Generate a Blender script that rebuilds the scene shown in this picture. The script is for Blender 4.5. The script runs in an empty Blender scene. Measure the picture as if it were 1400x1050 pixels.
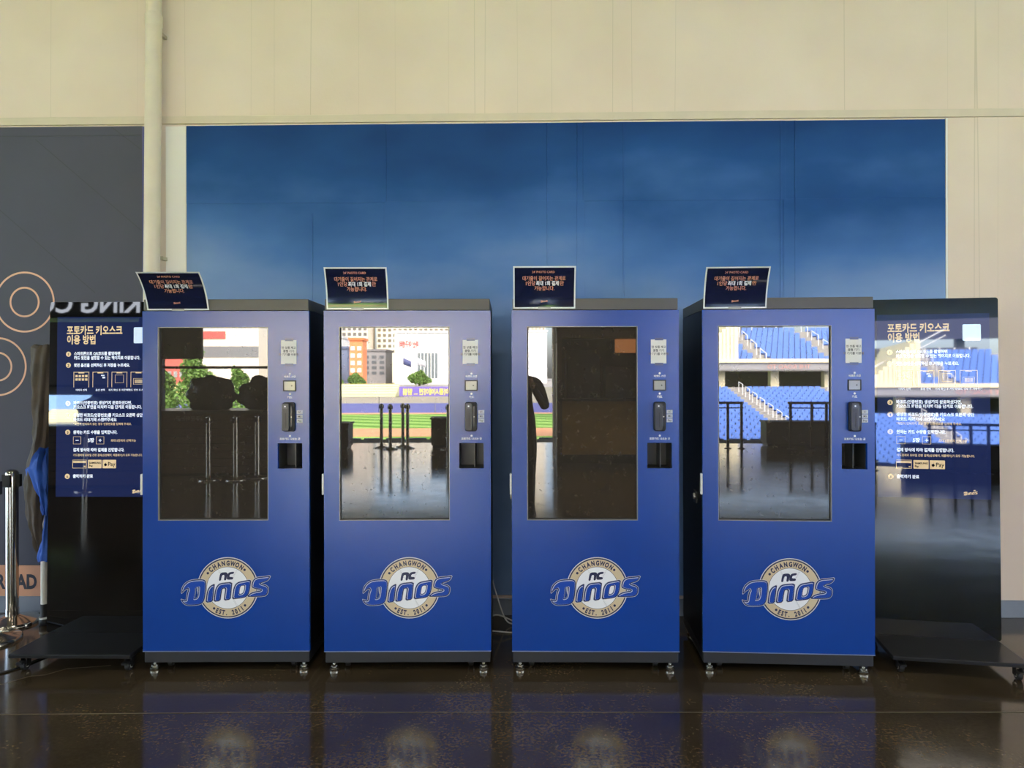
import bpy, bmesh, math, random
import numpy as np
from mathutils import Vector, Matrix
from mathutils.geometry import tessellate_polygon

random.seed(7)
rng = np.random.default_rng(7)
R = math.radians
scene = bpy.context.scene
COL = scene.collection

# ------------------------------------------------------------------ camera
cam_data = bpy.data.cameras.new('camera')
cam_data.sensor_width = 36.0
cam_data.lens = 972.0 / 1400.0 * 36.0
cam_data.shift_y = -10.0 / 1400.0
cam_data.clip_start = 0.01
cam_data.clip_end = 2000
cam = bpy.data.objects.new('camera', cam_data)
COL.objects.link(cam)
cam.location = (0, 0, 1.42)
cam.rotation_euler = (R(90), R(0.1), R(1.18))
scene.camera = cam

# ------------------------------------------------------------------ sky, sun, exposure
SKY_STRENGTH = 5.5
SUN_STRENGTH = 24.0
FILL_POWER = 45.0
EXPOSURE = -0.38
world = bpy.data.worlds.new('sky')
scene.world = world
world.use_nodes = True
wn = world.node_tree
wn.nodes.clear()
w_out = wn.nodes.new('ShaderNodeOutputWorld')
w_bg = wn.nodes.new('ShaderNodeBackground')
w_sky = wn.nodes.new('ShaderNodeTexSky')
w_sky.sky_type = 'NISHITA'
w_sky.sun_disc = False
w_sky.sun_elevation = R(50)
w_sky.sun_rotation = R(25)
w_sky.air_density = 0.85
w_sky.dust_density = 4.5
w_sky.ozone_density = 0.6
w_bg.inputs['Strength'].default_value = SKY_STRENGTH
wn.links.new(w_sky.outputs['Color'], w_bg.inputs['Color'])
wn.links.new(w_bg.outputs['Background'], w_out.inputs['Surface'])

sun_data = bpy.data.lights.new('sun', 'SUN')
sun_data.energy = SUN_STRENGTH
sun_data.angle = R(0.6)
sun_data.color = (1.0, 0.95, 0.86)
sun = bpy.data.objects.new('sun', sun_data)
COL.objects.link(sun)
# the sun stands behind the kiosk wall, high: rays run towards -y
sun_dir = Vector((0.28, -0.60, -0.75))
sun.rotation_euler = sun_dir.to_track_quat('-Z', 'Y').to_euler()

vs = scene.view_settings
vs.view_transform = 'Standard'
vs.look = 'None'
vs.exposure = EXPOSURE
vs.gamma = 1.0
vs.use_curve_mapping = False

# ------------------------------------------------------------------ helpers
def lin(c):
    out = []
    for v in c[:3]:
        v = v / 255.0
        out.append(v / 12.92 if v <= 0.04045 else ((v + 0.055) / 1.055) ** 2.4)
    return (*out, 1.0)

MATS = {}
def M(name, rgb=None, rough=0.5, metal=0.0, spec=0.5, var=None, bump=None, emit=None, coat=0.0):
    """a procedural material: base colour with a noise variation, roughness and a fine bump"""
    if name in MATS:
        return MATS[name]
    m = bpy.data.materials.new(name)
    m.use_nodes = True
    nt = m.node_tree
    b = nt.nodes['Principled BSDF']
    c = lin(rgb)
    b.inputs['Base Color'].default_value = c
    b.inputs['Roughness'].default_value = rough
    b.inputs['Metallic'].default_value = metal
    b.inputs['Specular IOR Level'].default_value = spec
    b.inputs['Coat Weight'].default_value = coat
    b.inputs['Coat Roughness'].default_value = 0.03
    if emit:
        b.inputs['Emission Color'].default_value = lin(emit[0])
        b.inputs['Emission Strength'].default_value = emit[1]
    if var or bump:
        tc = nt.nodes.new('ShaderNodeTexCoord')
    if var:
        n = nt.nodes.new('ShaderNodeTexNoise')
        n.inputs['Scale'].default_value = var[0]
        n.inputs['Detail'].default_value = 5
        n.inputs['Roughness'].default_value = 0.6
        nt.links.new(tc.outputs['Object'], n.inputs['Vector'])
        r = nt.nodes.new('ShaderNodeValToRGB')
        r.color_ramp.elements[0].position = 0.3
        r.color_ramp.elements[1].position = 0.7
        a = var[1]
        r.color_ramp.elements[0].color = (c[0] * (1 - a), c[1] * (1 - a), c[2] * (1 - a), 1)
        r.color_ramp.elements[1].color = (min(1, c[0] * (1 + a)), min(1, c[1] * (1 + a)), min(1, c[2] * (1 + a)), 1)
        nt.links.new(n.outputs['Fac'], r.inputs['Fac'])
        nt.links.new(r.outputs['Color'], b.inputs['Base Color'])
    if bump:
        n2 = nt.nodes.new('ShaderNodeTexNoise')
        n2.inputs['Scale'].default_value = bump[0]
        n2.inputs['Detail'].default_value = 4
        nt.links.new(tc.outputs['Object'], n2.inputs['Vector'])
        bp = nt.nodes.new('ShaderNodeBump')
        bp.inputs['Strength'].default_value = bump[1]
        bp.inputs['Distance'].default_value = bump[2] if len(bump) > 2 else 0.002
        nt.links.new(n2.outputs['Fac'], bp.inputs['Height'])
        nt.links.new(bp.outputs['Normal'], b.inputs['Normal'])
    MATS[name] = m
    return m

class MB:
    """collects shapes and links them as one mesh object"""
    def __init__(self):
        self.v = []
        self.f = []
    def add(self, verts, faces):
        k = len(self.v)
        self.v += [tuple(p) for p in verts]
        self.f += [tuple(i + k for i in f) for f in faces]
        return self
    def box(self, x0, x1, y0, y1, z0, z1):
        return self.add([(x0, y0, z0), (x1, y0, z0), (x1, y1, z0), (x0, y1, z0), (x0, y0, z1), (x1, y0, z1), (x1, y1, z1), (x0, y1, z1)],
                        [(0, 3, 2, 1), (4, 5, 6, 7), (0, 1, 5, 4), (1, 2, 6, 5), (2, 3, 7, 6), (3, 0, 4, 7)])
    def rbox(self, x0, x1, z0, z1, y0, y1, r, n=4):
        """box with rounded corners in the xz plane"""
        pts = []
        for cx, cz, a0 in ((x1 - r, z1 - r, 0), (x0 + r, z1 - r, 90), (x0 + r, z0 + r, 180), (x1 - r, z0 + r, 270)):
            for i in range(n + 1):
                a = R(a0 + 90 * i / n)
                pts.append((cx + r * math.cos(a), cz + r * math.sin(a)))
        return self.prism(pts, y0, y1)
    def prism(self, pts, y0, y1):
        """polygon in xz (counter-clockwise seen from -y) pulled along y"""
        n = len(pts)
        v = [(p[0], y0, p[1]) for p in pts] + [(p[0], y1, p[1]) for p in pts]
        f = [tuple(range(n)), tuple(range(2 * n - 1, n - 1, -1))]
        f += [(i, i + n, (i + 1) % n + n, (i + 1) % n) for i in range(n)]
        return self.add(v, f)
    def lathe(self, prof, n=24, axis='z', c=(0, 0, 0)):
        """profile of (radius, height) turned about an axis through c"""
        v, f = [], []
        for r, h in prof:
            for i in range(n):
                a = 2 * math.pi * i / n
                p = (r * math.cos(a), r * math.sin(a), h)
                if axis == 'y':
                    p = (p[0], p[2], p[1])
                elif axis == 'x':
                    p = (p[2], p[0], p[1])
                v.append((p[0] + c[0], p[1] + c[1], p[2] + c[2]))
        m = len(prof)
        for j in range(m - 1):
            for i in range(n):
                a, b = j * n + i, j * n + (i + 1) % n
                q = (a, b, b + n, a + n)
                f.append(q if axis != 'y' else q[::-1])
        f.append(tuple(range(n))[::-1])
        f.append(tuple(range((m - 1) * n, m * n)))
        return self.add(v, f)
    def tube(self, pts, r, n=8):
        pts = [Vector(p) for p in pts]
        v, f = [], []
        up = Vector((0, 0, 1))
        for i, p in enumerate(pts):
            d = (pts[min(i + 1, len(pts) - 1)] - pts[max(i - 1, 0)]).normalized()
            a = d.cross(up)
            if a.length < 1e-3:
                a = d.cross(Vector((1, 0, 0)))
            a.normalize()
            b = d.cross(a)
            rr = r[i] if isinstance(r, (list, tuple)) else r
            for k in range(n):
                t = 2 * math.pi * k / n
                v.append(p + a * (rr * math.cos(t)) + b * (rr * math.sin(t)))
        for i in range(len(pts) - 1):
            for k in range(n):
                a0, b0 = i * n + k, i * n + (k + 1) % n
                f.append((a0, a0 + n, b0 + n, b0))
        f.append(tuple(range(n)))
        f.append(tuple(range(len(v) - 1, len(v) - n - 1, -1)))
        return self.add(v, f)
    def mesh(self, name, smooth=False):
        me = bpy.data.meshes.new(name)
        me.from_pydata(self.v, [], self.f)
        me.update()
        bm = bmesh.new()
        bm.from_mesh(me)
        bmesh.ops.recalc_face_normals(bm, faces=bm.faces)
        bm.to_mesh(me)
        bm.free()
        if smooth:
            for p in me.polygons:
                p.use_smooth = True
            try:
                me.set_sharp_from_angle(angle=R(40))
            except Exception:
                pass
        return me
    def build(self, name, mat, parent=None, smooth=False, bevel=0.0, loc=None):
        return obj(name, self.mesh(name, smooth), mat, parent, bevel, loc)

def obj(name, me, mat, parent=None, bevel=0.0, loc=None):
    if mat is not None:
        me.materials.clear()
        me.materials.append(mat)
    o = bpy.data.objects.new(name, me)
    COL.objects.link(o)
    o.parent = parent
    if loc:
        o.location = loc
    if bevel:
        b = o.modifiers.new('bevel', 'BEVEL')
        b.width = bevel
        b.segments = 2
        b.limit_method = 'ANGLE'
    return o

def tag(o, label=None, cat=None, group=None, kind=None):
    if label:
        o['label'] = label
    if cat:
        o['category'] = cat
    if group:
        o['group'] = group
    if kind:
        o['kind'] = kind
    return o

def empty(name, loc=(0, 0, 0), rz=0.0, rx=0.0):
    o = bpy.data.objects.new(name, None)
    o.empty_display_size = 0.1
    COL.objects.link(o)
    o.location = loc
    o.rotation_euler = (rx, 0, rz)
    return o

def copy_tree(o, parent=None):
    c = o.copy()
    COL.objects.link(c)
    c.parent = parent
    for ch in list(o.children):
        copy_tree(ch, c)
    return c

def text_mesh(body, size, bold=0.0, align='LEFT', spacing=1.0, res=3):
    """flat lettering in the xz plane facing -y, base line at z = 0"""
    cu = bpy.data.curves.new('lettering', 'FONT')
    cu.body = body
    cu.size = size
    cu.align_x = align
    cu.offset = bold * size
    cu.resolution_u = res
    cu.space_character = spacing
    t = bpy.data.objects.new('lettering', cu)
    me = bpy.data.meshes.new_from_object(t)
    bpy.data.objects.remove(t)
    bpy.data.curves.remove(cu)
    for v in me.vertices:
        v.co = (v.co.x, 0.0, v.co.y)
    return me

def text(body, size, mat, parent, x, y, z, bold=0.0, align='LEFT', name='lettering', width=None, spacing=1.0, res=3):
    me = text_mesh(body, size, bold, align, spacing, res)
    if width and len(me.vertices):
        xs = [v.co.x for v in me.vertices]
        k = width / max(1e-6, max(xs) - min(xs))
        for v in me.vertices:
            v.co.x *= k
    me.name = name
    return obj(name, me, mat, parent, loc=(x, y, z))

def offset_poly(pts, d):
    n = len(pts)
    area = sum(pts[i][0] * pts[(i + 1) % n][1] - pts[(i + 1) % n][0] * pts[i][1] for i in range(n))
    s = 1 if area > 0 else -1
    out = []
    for i in range(n):
        p0, p1, p2 = Vector(pts[i - 1]), Vector(pts[i]), Vector(pts[(i + 1) % n])
        a, b = (p1 - p0).normalized(), (p2 - p1).normalized()
        na, nb = Vector((a.y, -a.x)) * s, Vector((b.y, -b.x)) * s
        m = na + nb
        if m.length < 1e-4:
            m = na.copy()
        m.normalize()
        k = 1.0 / max(0.45, m.dot(na))
        out.append((p1.x + m.x * d * k, p1.y + m.y * d * k))
    return out

def chaikin(pts, t=0.22):
    out = []
    n = len(pts)
    for i in range(n):
        a, b = pts[i], pts[(i + 1) % n]
        out.append((a[0] * (1 - t) + b[0] * t, a[1] * (1 - t) + b[1] * t))
        out.append((a[0] * t + b[0] * (1 - t), a[1] * t + b[1] * (1 - t)))
    return out

def flat_shape(mb, loops, y, sx=1.0, ox=0.0, oz=0.0):
    """filled outline(s) in xz; the first loop is the edge, the rest are holes"""
    lp = [[Vector((p[0] * sx + ox, p[1] * sx + oz, 0)) for p in l] for l in loops]
    tris = tessellate_polygon(lp)
    allp = [p for l in lp for p in l]
    mb.add([(p.x, y, p.y) for p in allp], tris)

def ring_shape(mb, r0, r1, y, cx=0.0, cz=0.0, n=64):
    v, f = [], []
    for i in range(n):
        a = 2 * math.pi * i / n
        v += [(cx + r0 * math.cos(a), y, cz + r0 * math.sin(a)), (cx + r1 * math.cos(a), y, cz + r1 * math.sin(a))]
    for i in range(n):
        j = (i + 1) % n
        f.append((2 * i, 2 * i + 1, 2 * j + 1, 2 * j))
    mb.add(v, f)

def disc_shape(mb, r, y, cx=0.0, cz=0.0, n=64):
    mb.add([(cx + r * math.cos(2 * math.pi * i / n), y, cz + r * math.sin(2 * math.pi * i / n)) for i in range(n)], [tuple(range(n))])

def holed_panel(mb, x0, x1, z0, z1, yf, yb, holes):
    """a sheet between yf (front) and yb with rectangular holes (hx0, hx1, hz0, hz1)"""
    xs = sorted({x0, x1, *[h[0] for h in holes], *[h[1] for h in holes]})
    zs = sorted({z0, z1, *[h[2] for h in holes], *[h[3] for h in holes]})
    for i in range(len(xs) - 1):
        for j in range(len(zs) - 1):
            cx, cz = (xs[i] + xs[i + 1]) / 2, (zs[j] + zs[j + 1]) / 2
            if any(h[0] < cx < h[1] and h[2] < cz < h[3] for h in holes):
                continue
            for y, fl in ((yf, False), (yb, True)):
                q = [(xs[i], y, zs[j]), (xs[i + 1], y, zs[j]), (xs[i + 1], y, zs[j + 1]), (xs[i], y, zs[j + 1])]
                mb.add(q, [(3, 2, 1, 0) if fl else (0, 1, 2, 3)])
    for a, b, c, d, out in [(x0, x1, z0, z1, True)] + [(h[0], h[1], h[2], h[3], False) for h in holes]:
        loop = [(a, c), (b, c), (b, d), (a, d)]
        for i in range(4):
            p, q = loop[i], loop[(i + 1) % 4]
            mb.add([(p[0], yf, p[1]), (p[0], yb, p[1]), (q[0], yb, q[1]), (q[0], yf, q[1])], [(0, 1, 2, 3) if out else (3, 2, 1, 0)])

# ------------------------------------------------------------------ surface materials
def wall_material():
    m = bpy.data.materials.new('cream_plaster')
    m.use_nodes = True
    nt = m.node_tree
    b = nt.nodes['Principled BSDF']
    b.inputs['Roughness'].default_value = 0.75
    b.inputs['Specular IOR Level'].default_value = 0.25
    g = nt.nodes.new('ShaderNodeNewGeometry')
    mp = nt.nodes.new('ShaderNodeMapping')
    mp.inputs['Scale'].default_value = (2.4, 2.4, 0.02)
    nt.links.new(g.outputs['Position'], mp.inputs['Vector'])
    n = nt.nodes.new('ShaderNodeTexNoise')
    n.inputs['Scale'].default_value = 1.0
    n.inputs['Detail'].default_value = 2.0
    nt.links.new(mp.outputs['Vector'], n.inputs['Vector'])
    # thin hairlines where the stretched noise crosses its middle
    s = nt.nodes.new('ShaderNodeMath'); s.operation = 'SUBTRACT'; s.inputs[1].default_value = 0.5
    a = nt.nodes.new('ShaderNodeMath'); a.operation = 'ABSOLUTE'
    nt.links.new(n.outputs['Fac'], s.inputs[0])
    nt.links.new(s.outputs[0], a.inputs[0])
    r = nt.nodes.new('ShaderNodeMapRange')
    r.inputs['From Min'].default_value = 0.0004
    r.inputs['From Max'].default_value = 0.0024
    r.inputs['To Min'].default_value = 0.30
    r.inputs['To Max'].default_value = 0.0
    nt.links.new(a.outputs[0], r.inputs['Value'])
    n2 = nt.nodes.new('ShaderNodeTexNoise')
    n2.inputs['Scale'].default_value = 1.4
    n2.inputs['Detail'].default_value = 6
    nt.links.new(g.outputs['Position'], n2.inputs['Vector'])
    cr = nt.nodes.new('ShaderNodeValToRGB')
    cr.color_ramp.elements[0].position = 0.3
    cr.color_ramp.elements[1].position = 0.7
    cr.color_ramp.elements[0].color = lin((208, 188, 168))
    cr.color_ramp.elements[1].color = lin((218, 199, 180))
    nt.links.new(n2.outputs['Fac'], cr.inputs['Fac'])
    mx = nt.nodes.new('ShaderNodeMix'); mx.data_type = 'RGBA'
    mx.inputs[7].default_value = lin((140, 128, 96))
    nt.links.new(r.outputs['Result'], mx.inputs[0])
    nt.links.new(cr.outputs['Color'], mx.inputs[6])
    nt.links.new(mx.outputs[2], b.inputs['Base Color'])
    n3 = nt.nodes.new('ShaderNodeTexNoise')
    n3.inputs['Scale'].default_value = 60
    bp = nt.nodes.new('ShaderNodeBump')
    bp.inputs['Strength'].default_value = 0.25
    bp.inputs['Distance'].default_value = 0.002
    nt.links.new(g.outputs['Position'], n3.inputs['Vector'])
    nt.links.new(n3.outputs['Fac'], bp.inputs['Height'])
    nt.links.new(bp.outputs['Normal'], b.inputs['Normal'])
    return m

def floor_material():
    m = bpy.data.materials.new('polished_dark_concrete')
    m.use_nodes = True
    nt = m.node_tree
    b = nt.nodes['Principled BSDF']
    b.inputs['Specular IOR Level'].default_value = 0.8
    b.inputs['IOR'].default_value = 1.55
    g = nt.nodes.new('ShaderNodeNewGeometry')
    n = nt.nodes.new('ShaderNodeTexNoise')
    n.inputs['Scale'].default_value = 2.2
    n.inputs['Detail'].default_value = 9
    n.inputs['Roughness'].default_value = 0.68
    nt.links.new(g.outputs['Position'], n.inputs['Vector'])
    cr = nt.nodes.new('ShaderNodeValToRGB')
    cr.color_ramp.elements[0].position = 0.30
    cr.color_ramp.elements[1].position = 0.72
    cr.color_ramp.elements[0].color = lin((50, 40, 27))
    cr.color_ramp.elements[1].color = lin((92, 77, 55))
    nt.links.new(n.outputs['Fac'], cr.inputs['Fac'])
    # aggregate specks
    n2 = nt.nodes.new('ShaderNodeTexNoise')
    n2.inputs['Scale'].default_value = 75
    n2.inputs['Detail'].default_value = 3
    nt.links.new(g.outputs['Position'], n2.inputs['Vector'])
    r2 = nt.nodes.new('ShaderNodeMapRange')
    r2.inputs['From Min'].default_value = 0.35
    r2.inputs['From Max'].default_value = 0.65
    r2.inputs['To Min'].default_value = 0.5
    r2.inputs['To Max'].default_value = 1.5
    nt.links.new(n2.outputs['Fac'], r2.inputs['Value'])
    mx = nt.nodes.new('ShaderNodeVectorMath'); mx.operation = 'SCALE'
    nt.links.new(cr.outputs['Color'], mx.inputs[0])
    nt.links.new(r2.outputs['Result'], mx.inputs['Scale'])
    nt.links.new(mx.outputs['Vector'], b.inputs['Base Color'])
    # gloss that varies, and a slow waviness of the polish
    n3 = nt.nodes.new('ShaderNodeTexNoise')
    n3.inputs['Scale'].default_value = 3.5
    n3.inputs['Detail'].default_value = 6
    nt.links.new(g.outputs['Position'], n3.inputs['Vector'])
    r3 = nt.nodes.new('ShaderNodeMapRange')
    r3.inputs['To Min'].default_value = 0.06
    r3.inputs['To Max'].default_value = 0.17
    nt.links.new(n3.outputs['Fac'], r3.inputs['Value'])
    nt.links.new(r3.outputs['Result'], b.inputs['Roughness'])
    bp = nt.nodes.new('ShaderNodeBump')
    bp.inputs['Strength'].default_value = 0.10
    bp.inputs['Distance'].default_value = 0.01
    nt.links.new(n3.outputs['Fac'], bp.inputs['Height'])
    nt.links.new(bp.outputs['Normal'], b.inputs['Normal'])
    return m

def mural_material():
    """printed sky: deep blue at the top, paler and cloudy lower down"""
    m = bpy.data.materials.new('printed_sky_vinyl')
    m.use_nodes = True
    nt = m.node_tree
    b = nt.nodes['Principled BSDF']
    b.inputs['Roughness'].default_value = 0.6
    b.inputs['Specular IOR Level'].default_value = 0.15
    g = nt.nodes.new('ShaderNodeNewGeometry')
    sp = nt.nodes.new('ShaderNodeSeparateXYZ')
    nt.links.new(g.outputs['Position'], sp.inputs[0])
    h = nt.nodes.new('ShaderNodeMapRange')
    h.inputs['From Min'].default_value = 1.7
    h.inputs['From Max'].default_value = 2.95
    nt.links.new(sp.outputs['Z'], h.inputs['Value'])
    mp = nt.nodes.new('ShaderNodeMapping')
    mp.inputs['Scale'].default_value = (0.75, 1, 1.5)
    mp.inputs['Location'].default_value = (3.1, 0, 0.4)
    nt.links.new(g.outputs['Position'], mp.inputs['Vector'])
    n = nt.nodes.new('ShaderNodeTexNoise')
    n.inputs['Scale'].default_value = 1.3
    n.inputs['Detail'].default_value = 5
    n.inputs['Roughness'].default_value = 0.45
    nt.links.new(mp.outputs['Vector'], n.inputs['Vector'])
    ma = nt.nodes.new('ShaderNodeMath'); ma.operation = 'MULTIPLY_ADD'
    ma.inputs[1].default_value = 1.0
    ma.inputs[2].default_value = -0.5
    nt.links.new(n.outputs['Fac'], ma.inputs[0])
    sb = nt.nodes.new('ShaderNodeMath'); sb.operation = 'SUBTRACT'
    nt.links.new(h.outputs['Result'], sb.inputs[0])
    nt.links.new(ma.outputs[0], sb.inputs[1])
    cr = nt.nodes.new('ShaderNodeValToRGB')
    e = cr.color_ramp.elements
    e[0].position = 0.0; e[0].color = lin((118, 144, 182))
    e[1].position = 1.0; e[1].color = lin((14, 54, 104))
    x = e.new(0.45); x.color = lin((64, 104, 158))
    x = e.new(0.75); x.color = lin((26, 70, 124))
    nt.links.new(sb.outputs[0], cr.inputs['Fac'])
    nt.links.new(cr.outputs['Color'], b.inputs['Base Color'])
    n3 = nt.nodes.new('ShaderNodeTexNoise')
    n3.inputs['Scale'].default_value = 45
    bp = nt.nodes.new('ShaderNodeBump')
    bp.inputs['Strength'].default_value = 0.15
    bp.inputs['Distance'].default_value = 0.002
    nt.links.new(g.outputs['Position'], n3.inputs['Vector'])
    nt.links.new(n3.outputs['Fac'], bp.inputs['Height'])
    nt.links.new(bp.outputs['Normal'], b.inputs['Normal'])
    return m

def glass_material(name, base, rough=0.012, dust=0.12):
    """dark display glass with faint dust"""
    m = bpy.data.materials.new(name)
    m.use_nodes = True
    nt = m.node_tree
    b = nt.nodes['Principled BSDF']
    b.inputs['Base Color'].default_value = lin(base)
    b.inputs['IOR'].default_value = 1.52
    b.inputs['Specular IOR Level'].default_value = 1.0
    tc = nt.nodes.new('ShaderNodeTexCoord')
    n = nt.nodes.new('ShaderNodeTexNoise')
    n.inputs['Scale'].default_value = 38
    n.inputs['Detail'].default_value = 8
    n.inputs['Roughness'].default_value = 0.75
    nt.links.new(tc.outputs['Object'], n.inputs['Vector'])
    r = nt.nodes.new('ShaderNodeMapRange')
    r.inputs['From Min'].default_value = 0.52
    r.inputs['From Max'].default_value = 0.85
    r.inputs['To Min'].default_value = 0.0
    r.inputs['To Max'].default_value = dust
    nt.links.new(n.outputs['Fac'], r.inputs['Value'])
    mx = nt.nodes.new('ShaderNodeMix'); mx.data_type = 'RGBA'
    mx.inputs[6].default_value = lin(base)
    mx.inputs[7].default_value = lin((190, 185, 175))
    nt.links.new(r.outputs['Result'], mx.inputs[0])
    nt.links.new(mx.outputs[2], b.inputs['Base Color'])
    b.inputs['Roughness'].default_value = rough
    return m

WALL = wall_material()
FLOOR = floor_material()
MURAL = mural_material()
SCREEN = glass_material('dark_screen_glass', (50, 45, 39), 0.012, 0.04)
PANEL_GLASS = glass_material('black_panel_glass', (8, 8, 8), 0.02, 0.012)
BLUE = M('royal_blue_film', (8, 59, 142), 0.24, var=(3.0, 0.06), spec=0.62)
BLACK_METAL = M('black_powder_coat', (16, 16, 17), 0.42)
CAP = M('dark_grey_powder_coat', (74, 71, 66), 0.45, var=(20, 0.05))
PLINTH = M('charcoal_steel', (38, 39, 42), 0.45, var=(12, 0.08))
STEEL = M('polished_steel', (205, 198, 185), 0.14, metal=1.0)
NICKEL = M('nickel', (190, 184, 170), 0.25, metal=1.0)
RUBBER = M('black_rubber', (18, 18, 18), 0.6)
SILVER = M('silver_print', (205, 206, 208), 0.4)
NAVY = M('navy_print', (22, 28, 66), 0.4)
BEIGE = M('beige_print', (205, 186, 150), 0.45)
WHITE = M('white_print', (236, 236, 236), 0.45)
LOGO_BLUE = M('logo_blue_print', (14, 66, 160), 0.45, spec=0.25)
SEAM = M('seam_print', (170, 170, 168), 0.5)
PAPER = M('white_paper', (222, 219, 212), 0.6, var=(8, 0.03))
TAPE_DARK = M('clear_tape', (60, 70, 110), 0.25)
INK = M('black_ink', (50, 48, 46), 0.6)
LIGHT_PLASTIC = M('light_plastic', (214, 210, 200), 0.4)

# ------------------------------------------------------------------ the room
WY = 4.24                                   # wall face
b = MB(); b.box(-16, 16, -8.5, WY + 0.3, -0.25, 0.0)
floor = tag(b.build('floor', FLOOR), 'dark polished concrete concourse floor', kind='structure')
# saw-cut joint and hairline cracks in the slab
jm = M('pale_joint_filler', (116, 104, 84), 0.5)
b = MB()
pts = [(-16, 2.94), (-2.217, 2.949), (-1.2, 2.985), (-0.06, 3.006), (0.9, 3.022), (2.1, 3.044), (16, 3.1)]
for i in range(len(pts) - 1):
    (xa, ya), (xb, yb) = pts[i], pts[i + 1]
    b.add([(xa, ya - 0.003, 0.0012), (xb, yb - 0.003, 0.0012), (xb, yb + 0.003, 0.0012), (xa, ya + 0.003, 0.0012)], [(0, 1, 2, 3)])
b.build('floor_joint', jm, floor)
b = MB()
cp = [(-2.9, 3.05), (-2.62, 3.16), (-2.434, 3.237), (-2.36, 3.33), (-2.30, 3.345), (-2.24, 3.42), (-2.05, 3.46)]
for i in range(len(cp) - 1):
    (xa, ya), (xb, yb) = cp[i], cp[i + 1]
    b.add([(xa, ya - 0.003, 0.0012), (xb, yb - 0.003, 0.0012), (xb, yb + 0.003, 0.0012), (xa, ya + 0.003, 0.0012)], [(0, 1, 2, 3)])
b.build('crack', jm, floor)

b = MB(); b.box(-16, 16, WY, WY + 0.3, 0.0, 5.0)
wall = tag(b.build('wall_back', WALL), 'cream plastered concourse wall with hairline cracks', kind='structure')
b = MB()
b.prism([(0, 0)] * 0 or [(-16, 2.942), (16, 2.942), (16, 2.99), (-16, 2.99)], WY - 0.012, WY + 0.01)
tag(b.build('trim_1', M('cream_trim', (200, 184, 160), 0.6, var=(6, 0.05)), None, bevel=0.004), kind='structure')
b = MB(); b.box(-16, 16, WY - 0.012, WY + 0.01, 0.0, 0.10)
tag(b.build('baseboard_back', M('grey_blue_skirting', (118, 124, 134), 0.55, var=(9, 0.06)), None, bevel=0.003), kind='structure')
# concourse ceiling with down-stand beams
b = MB(); b.box(-16, 16, -8.5, WY + 0.3, 5.0, 5.35)
roof_slab = tag(b.build('ceiling', M('painted_concrete_ceiling', (122, 119, 112), 0.8, var=(2, 0.06))), kind='structure')
bm_mat = M('painted_beam', (112, 109, 103), 0.8)
for x in (-12, -6, 0, 6, 12):
    b = MB(); b.box(x - 0.2, x + 0.2, -8.5, WY, 4.6, 5.0)
    b.build('beam', bm_mat, roof_slab)
b = MB(); b.add([(-40, -8.5, 5.0), (40, -8.5, 5.0), (40, -30, 5.25), (-40, -30, 5.25), (-40, -8.5, 5.35), (40, -8.5, 5.35), (40, -30, 5.8), (-40, -30, 5.8)], [(0, 1, 2, 3), (4, 7, 6, 5), (0, 4, 5, 1), (2, 6, 7, 3), (1, 5, 6, 2), (0, 3, 7, 4)])
tag(b.build('upper_deck_soffit', M('soffit_concrete', (118, 116, 112), 0.8, var=(1, 0.05))), 'concrete underside of the deck that overhangs the near seats', kind='structure')
# unseen fill lamps, added under the ceiling to brighten and warm the concourse
def fill_lamp(x, y, label):
    t = empty('fill_lamp', (x, y, 4.55))
    tag(t, label, 'lamp', 'added fill lamps under the concourse ceiling')
    h = MB(); h.box(-0.62, 0.62, -0.09, 0.09, 0.0, 0.06)
    h.build('housing', M('white_lamp_housing', (220, 220, 215), 0.5), t)
    d = MB(); d.box(-0.60, 0.60, -0.075, 0.075, -0.012, 0.0)
    d.build('diffuser', M('lamp_diffuser', (255, 250, 235), 0.5, emit=((255, 244, 222), 6.0)), t)
    for sx in (-0.5, 0.5):
        r_ = MB(); r_.tube([(sx, 0, 0.06), (sx, 0, 0.45)], 0.006, 6)
        r_.build('hanger', M('lamp_hanger', (150, 150, 150), 0.4), t)
    ld = bpy.data.lights.new('fill_light', 'AREA')
    ld.shape = 'RECTANGLE'; ld.size = 1.2; ld.size_y = 0.15
    ld.energy = FILL_POWER
    ld.color = (1.0, 0.93, 0.82)
    lo = bpy.data.objects.new('fill_light', ld)
    COL.objects.link(lo)
    lo.parent = t
    lo.location = (0, 0, -0.02)
for x, y, w in ((-4.2, 0.6, 'above the space before the coat pole display'), (-0.2, 0.6, 'above the photographer'), (3.8, 0.6, 'above the space before the plain cream wall'),
                (-4.2, -3.6, 'above the slatted food counter'), (-0.2, -3.6, 'above the open passage to the field'), (3.8, -3.6, 'above the tall food booth')):
    fill_lamp(x, y, 'added white linear fill lamp hung ' + w)

# ------------------------------------------------------------------ wall banners
mural = empty('sky_mural', (0, WY - 0.002, 0))
tag(mural, 'large blue sky mural of printed vinyl sheets on the cream wall', 'mural')
cols = [-2.043, -0.836, 0.348, 1.532, 2.464]
rows = [0.12, 2.468, 2.931]
for i in range(4):
    for j in range(2):
        s = MB()
        pr = 0.004 + 0.0022 * ((i + j) % 2)
        s.box(cols[i] + (0 if i == 0 else -0.012), cols[i + 1], -pr, -0.001, rows[j] - (0 if j == 0 else 0.006), rows[j + 1])
        s.build('vinyl_sheet', MURAL, mural, bevel=0.0015)
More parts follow.
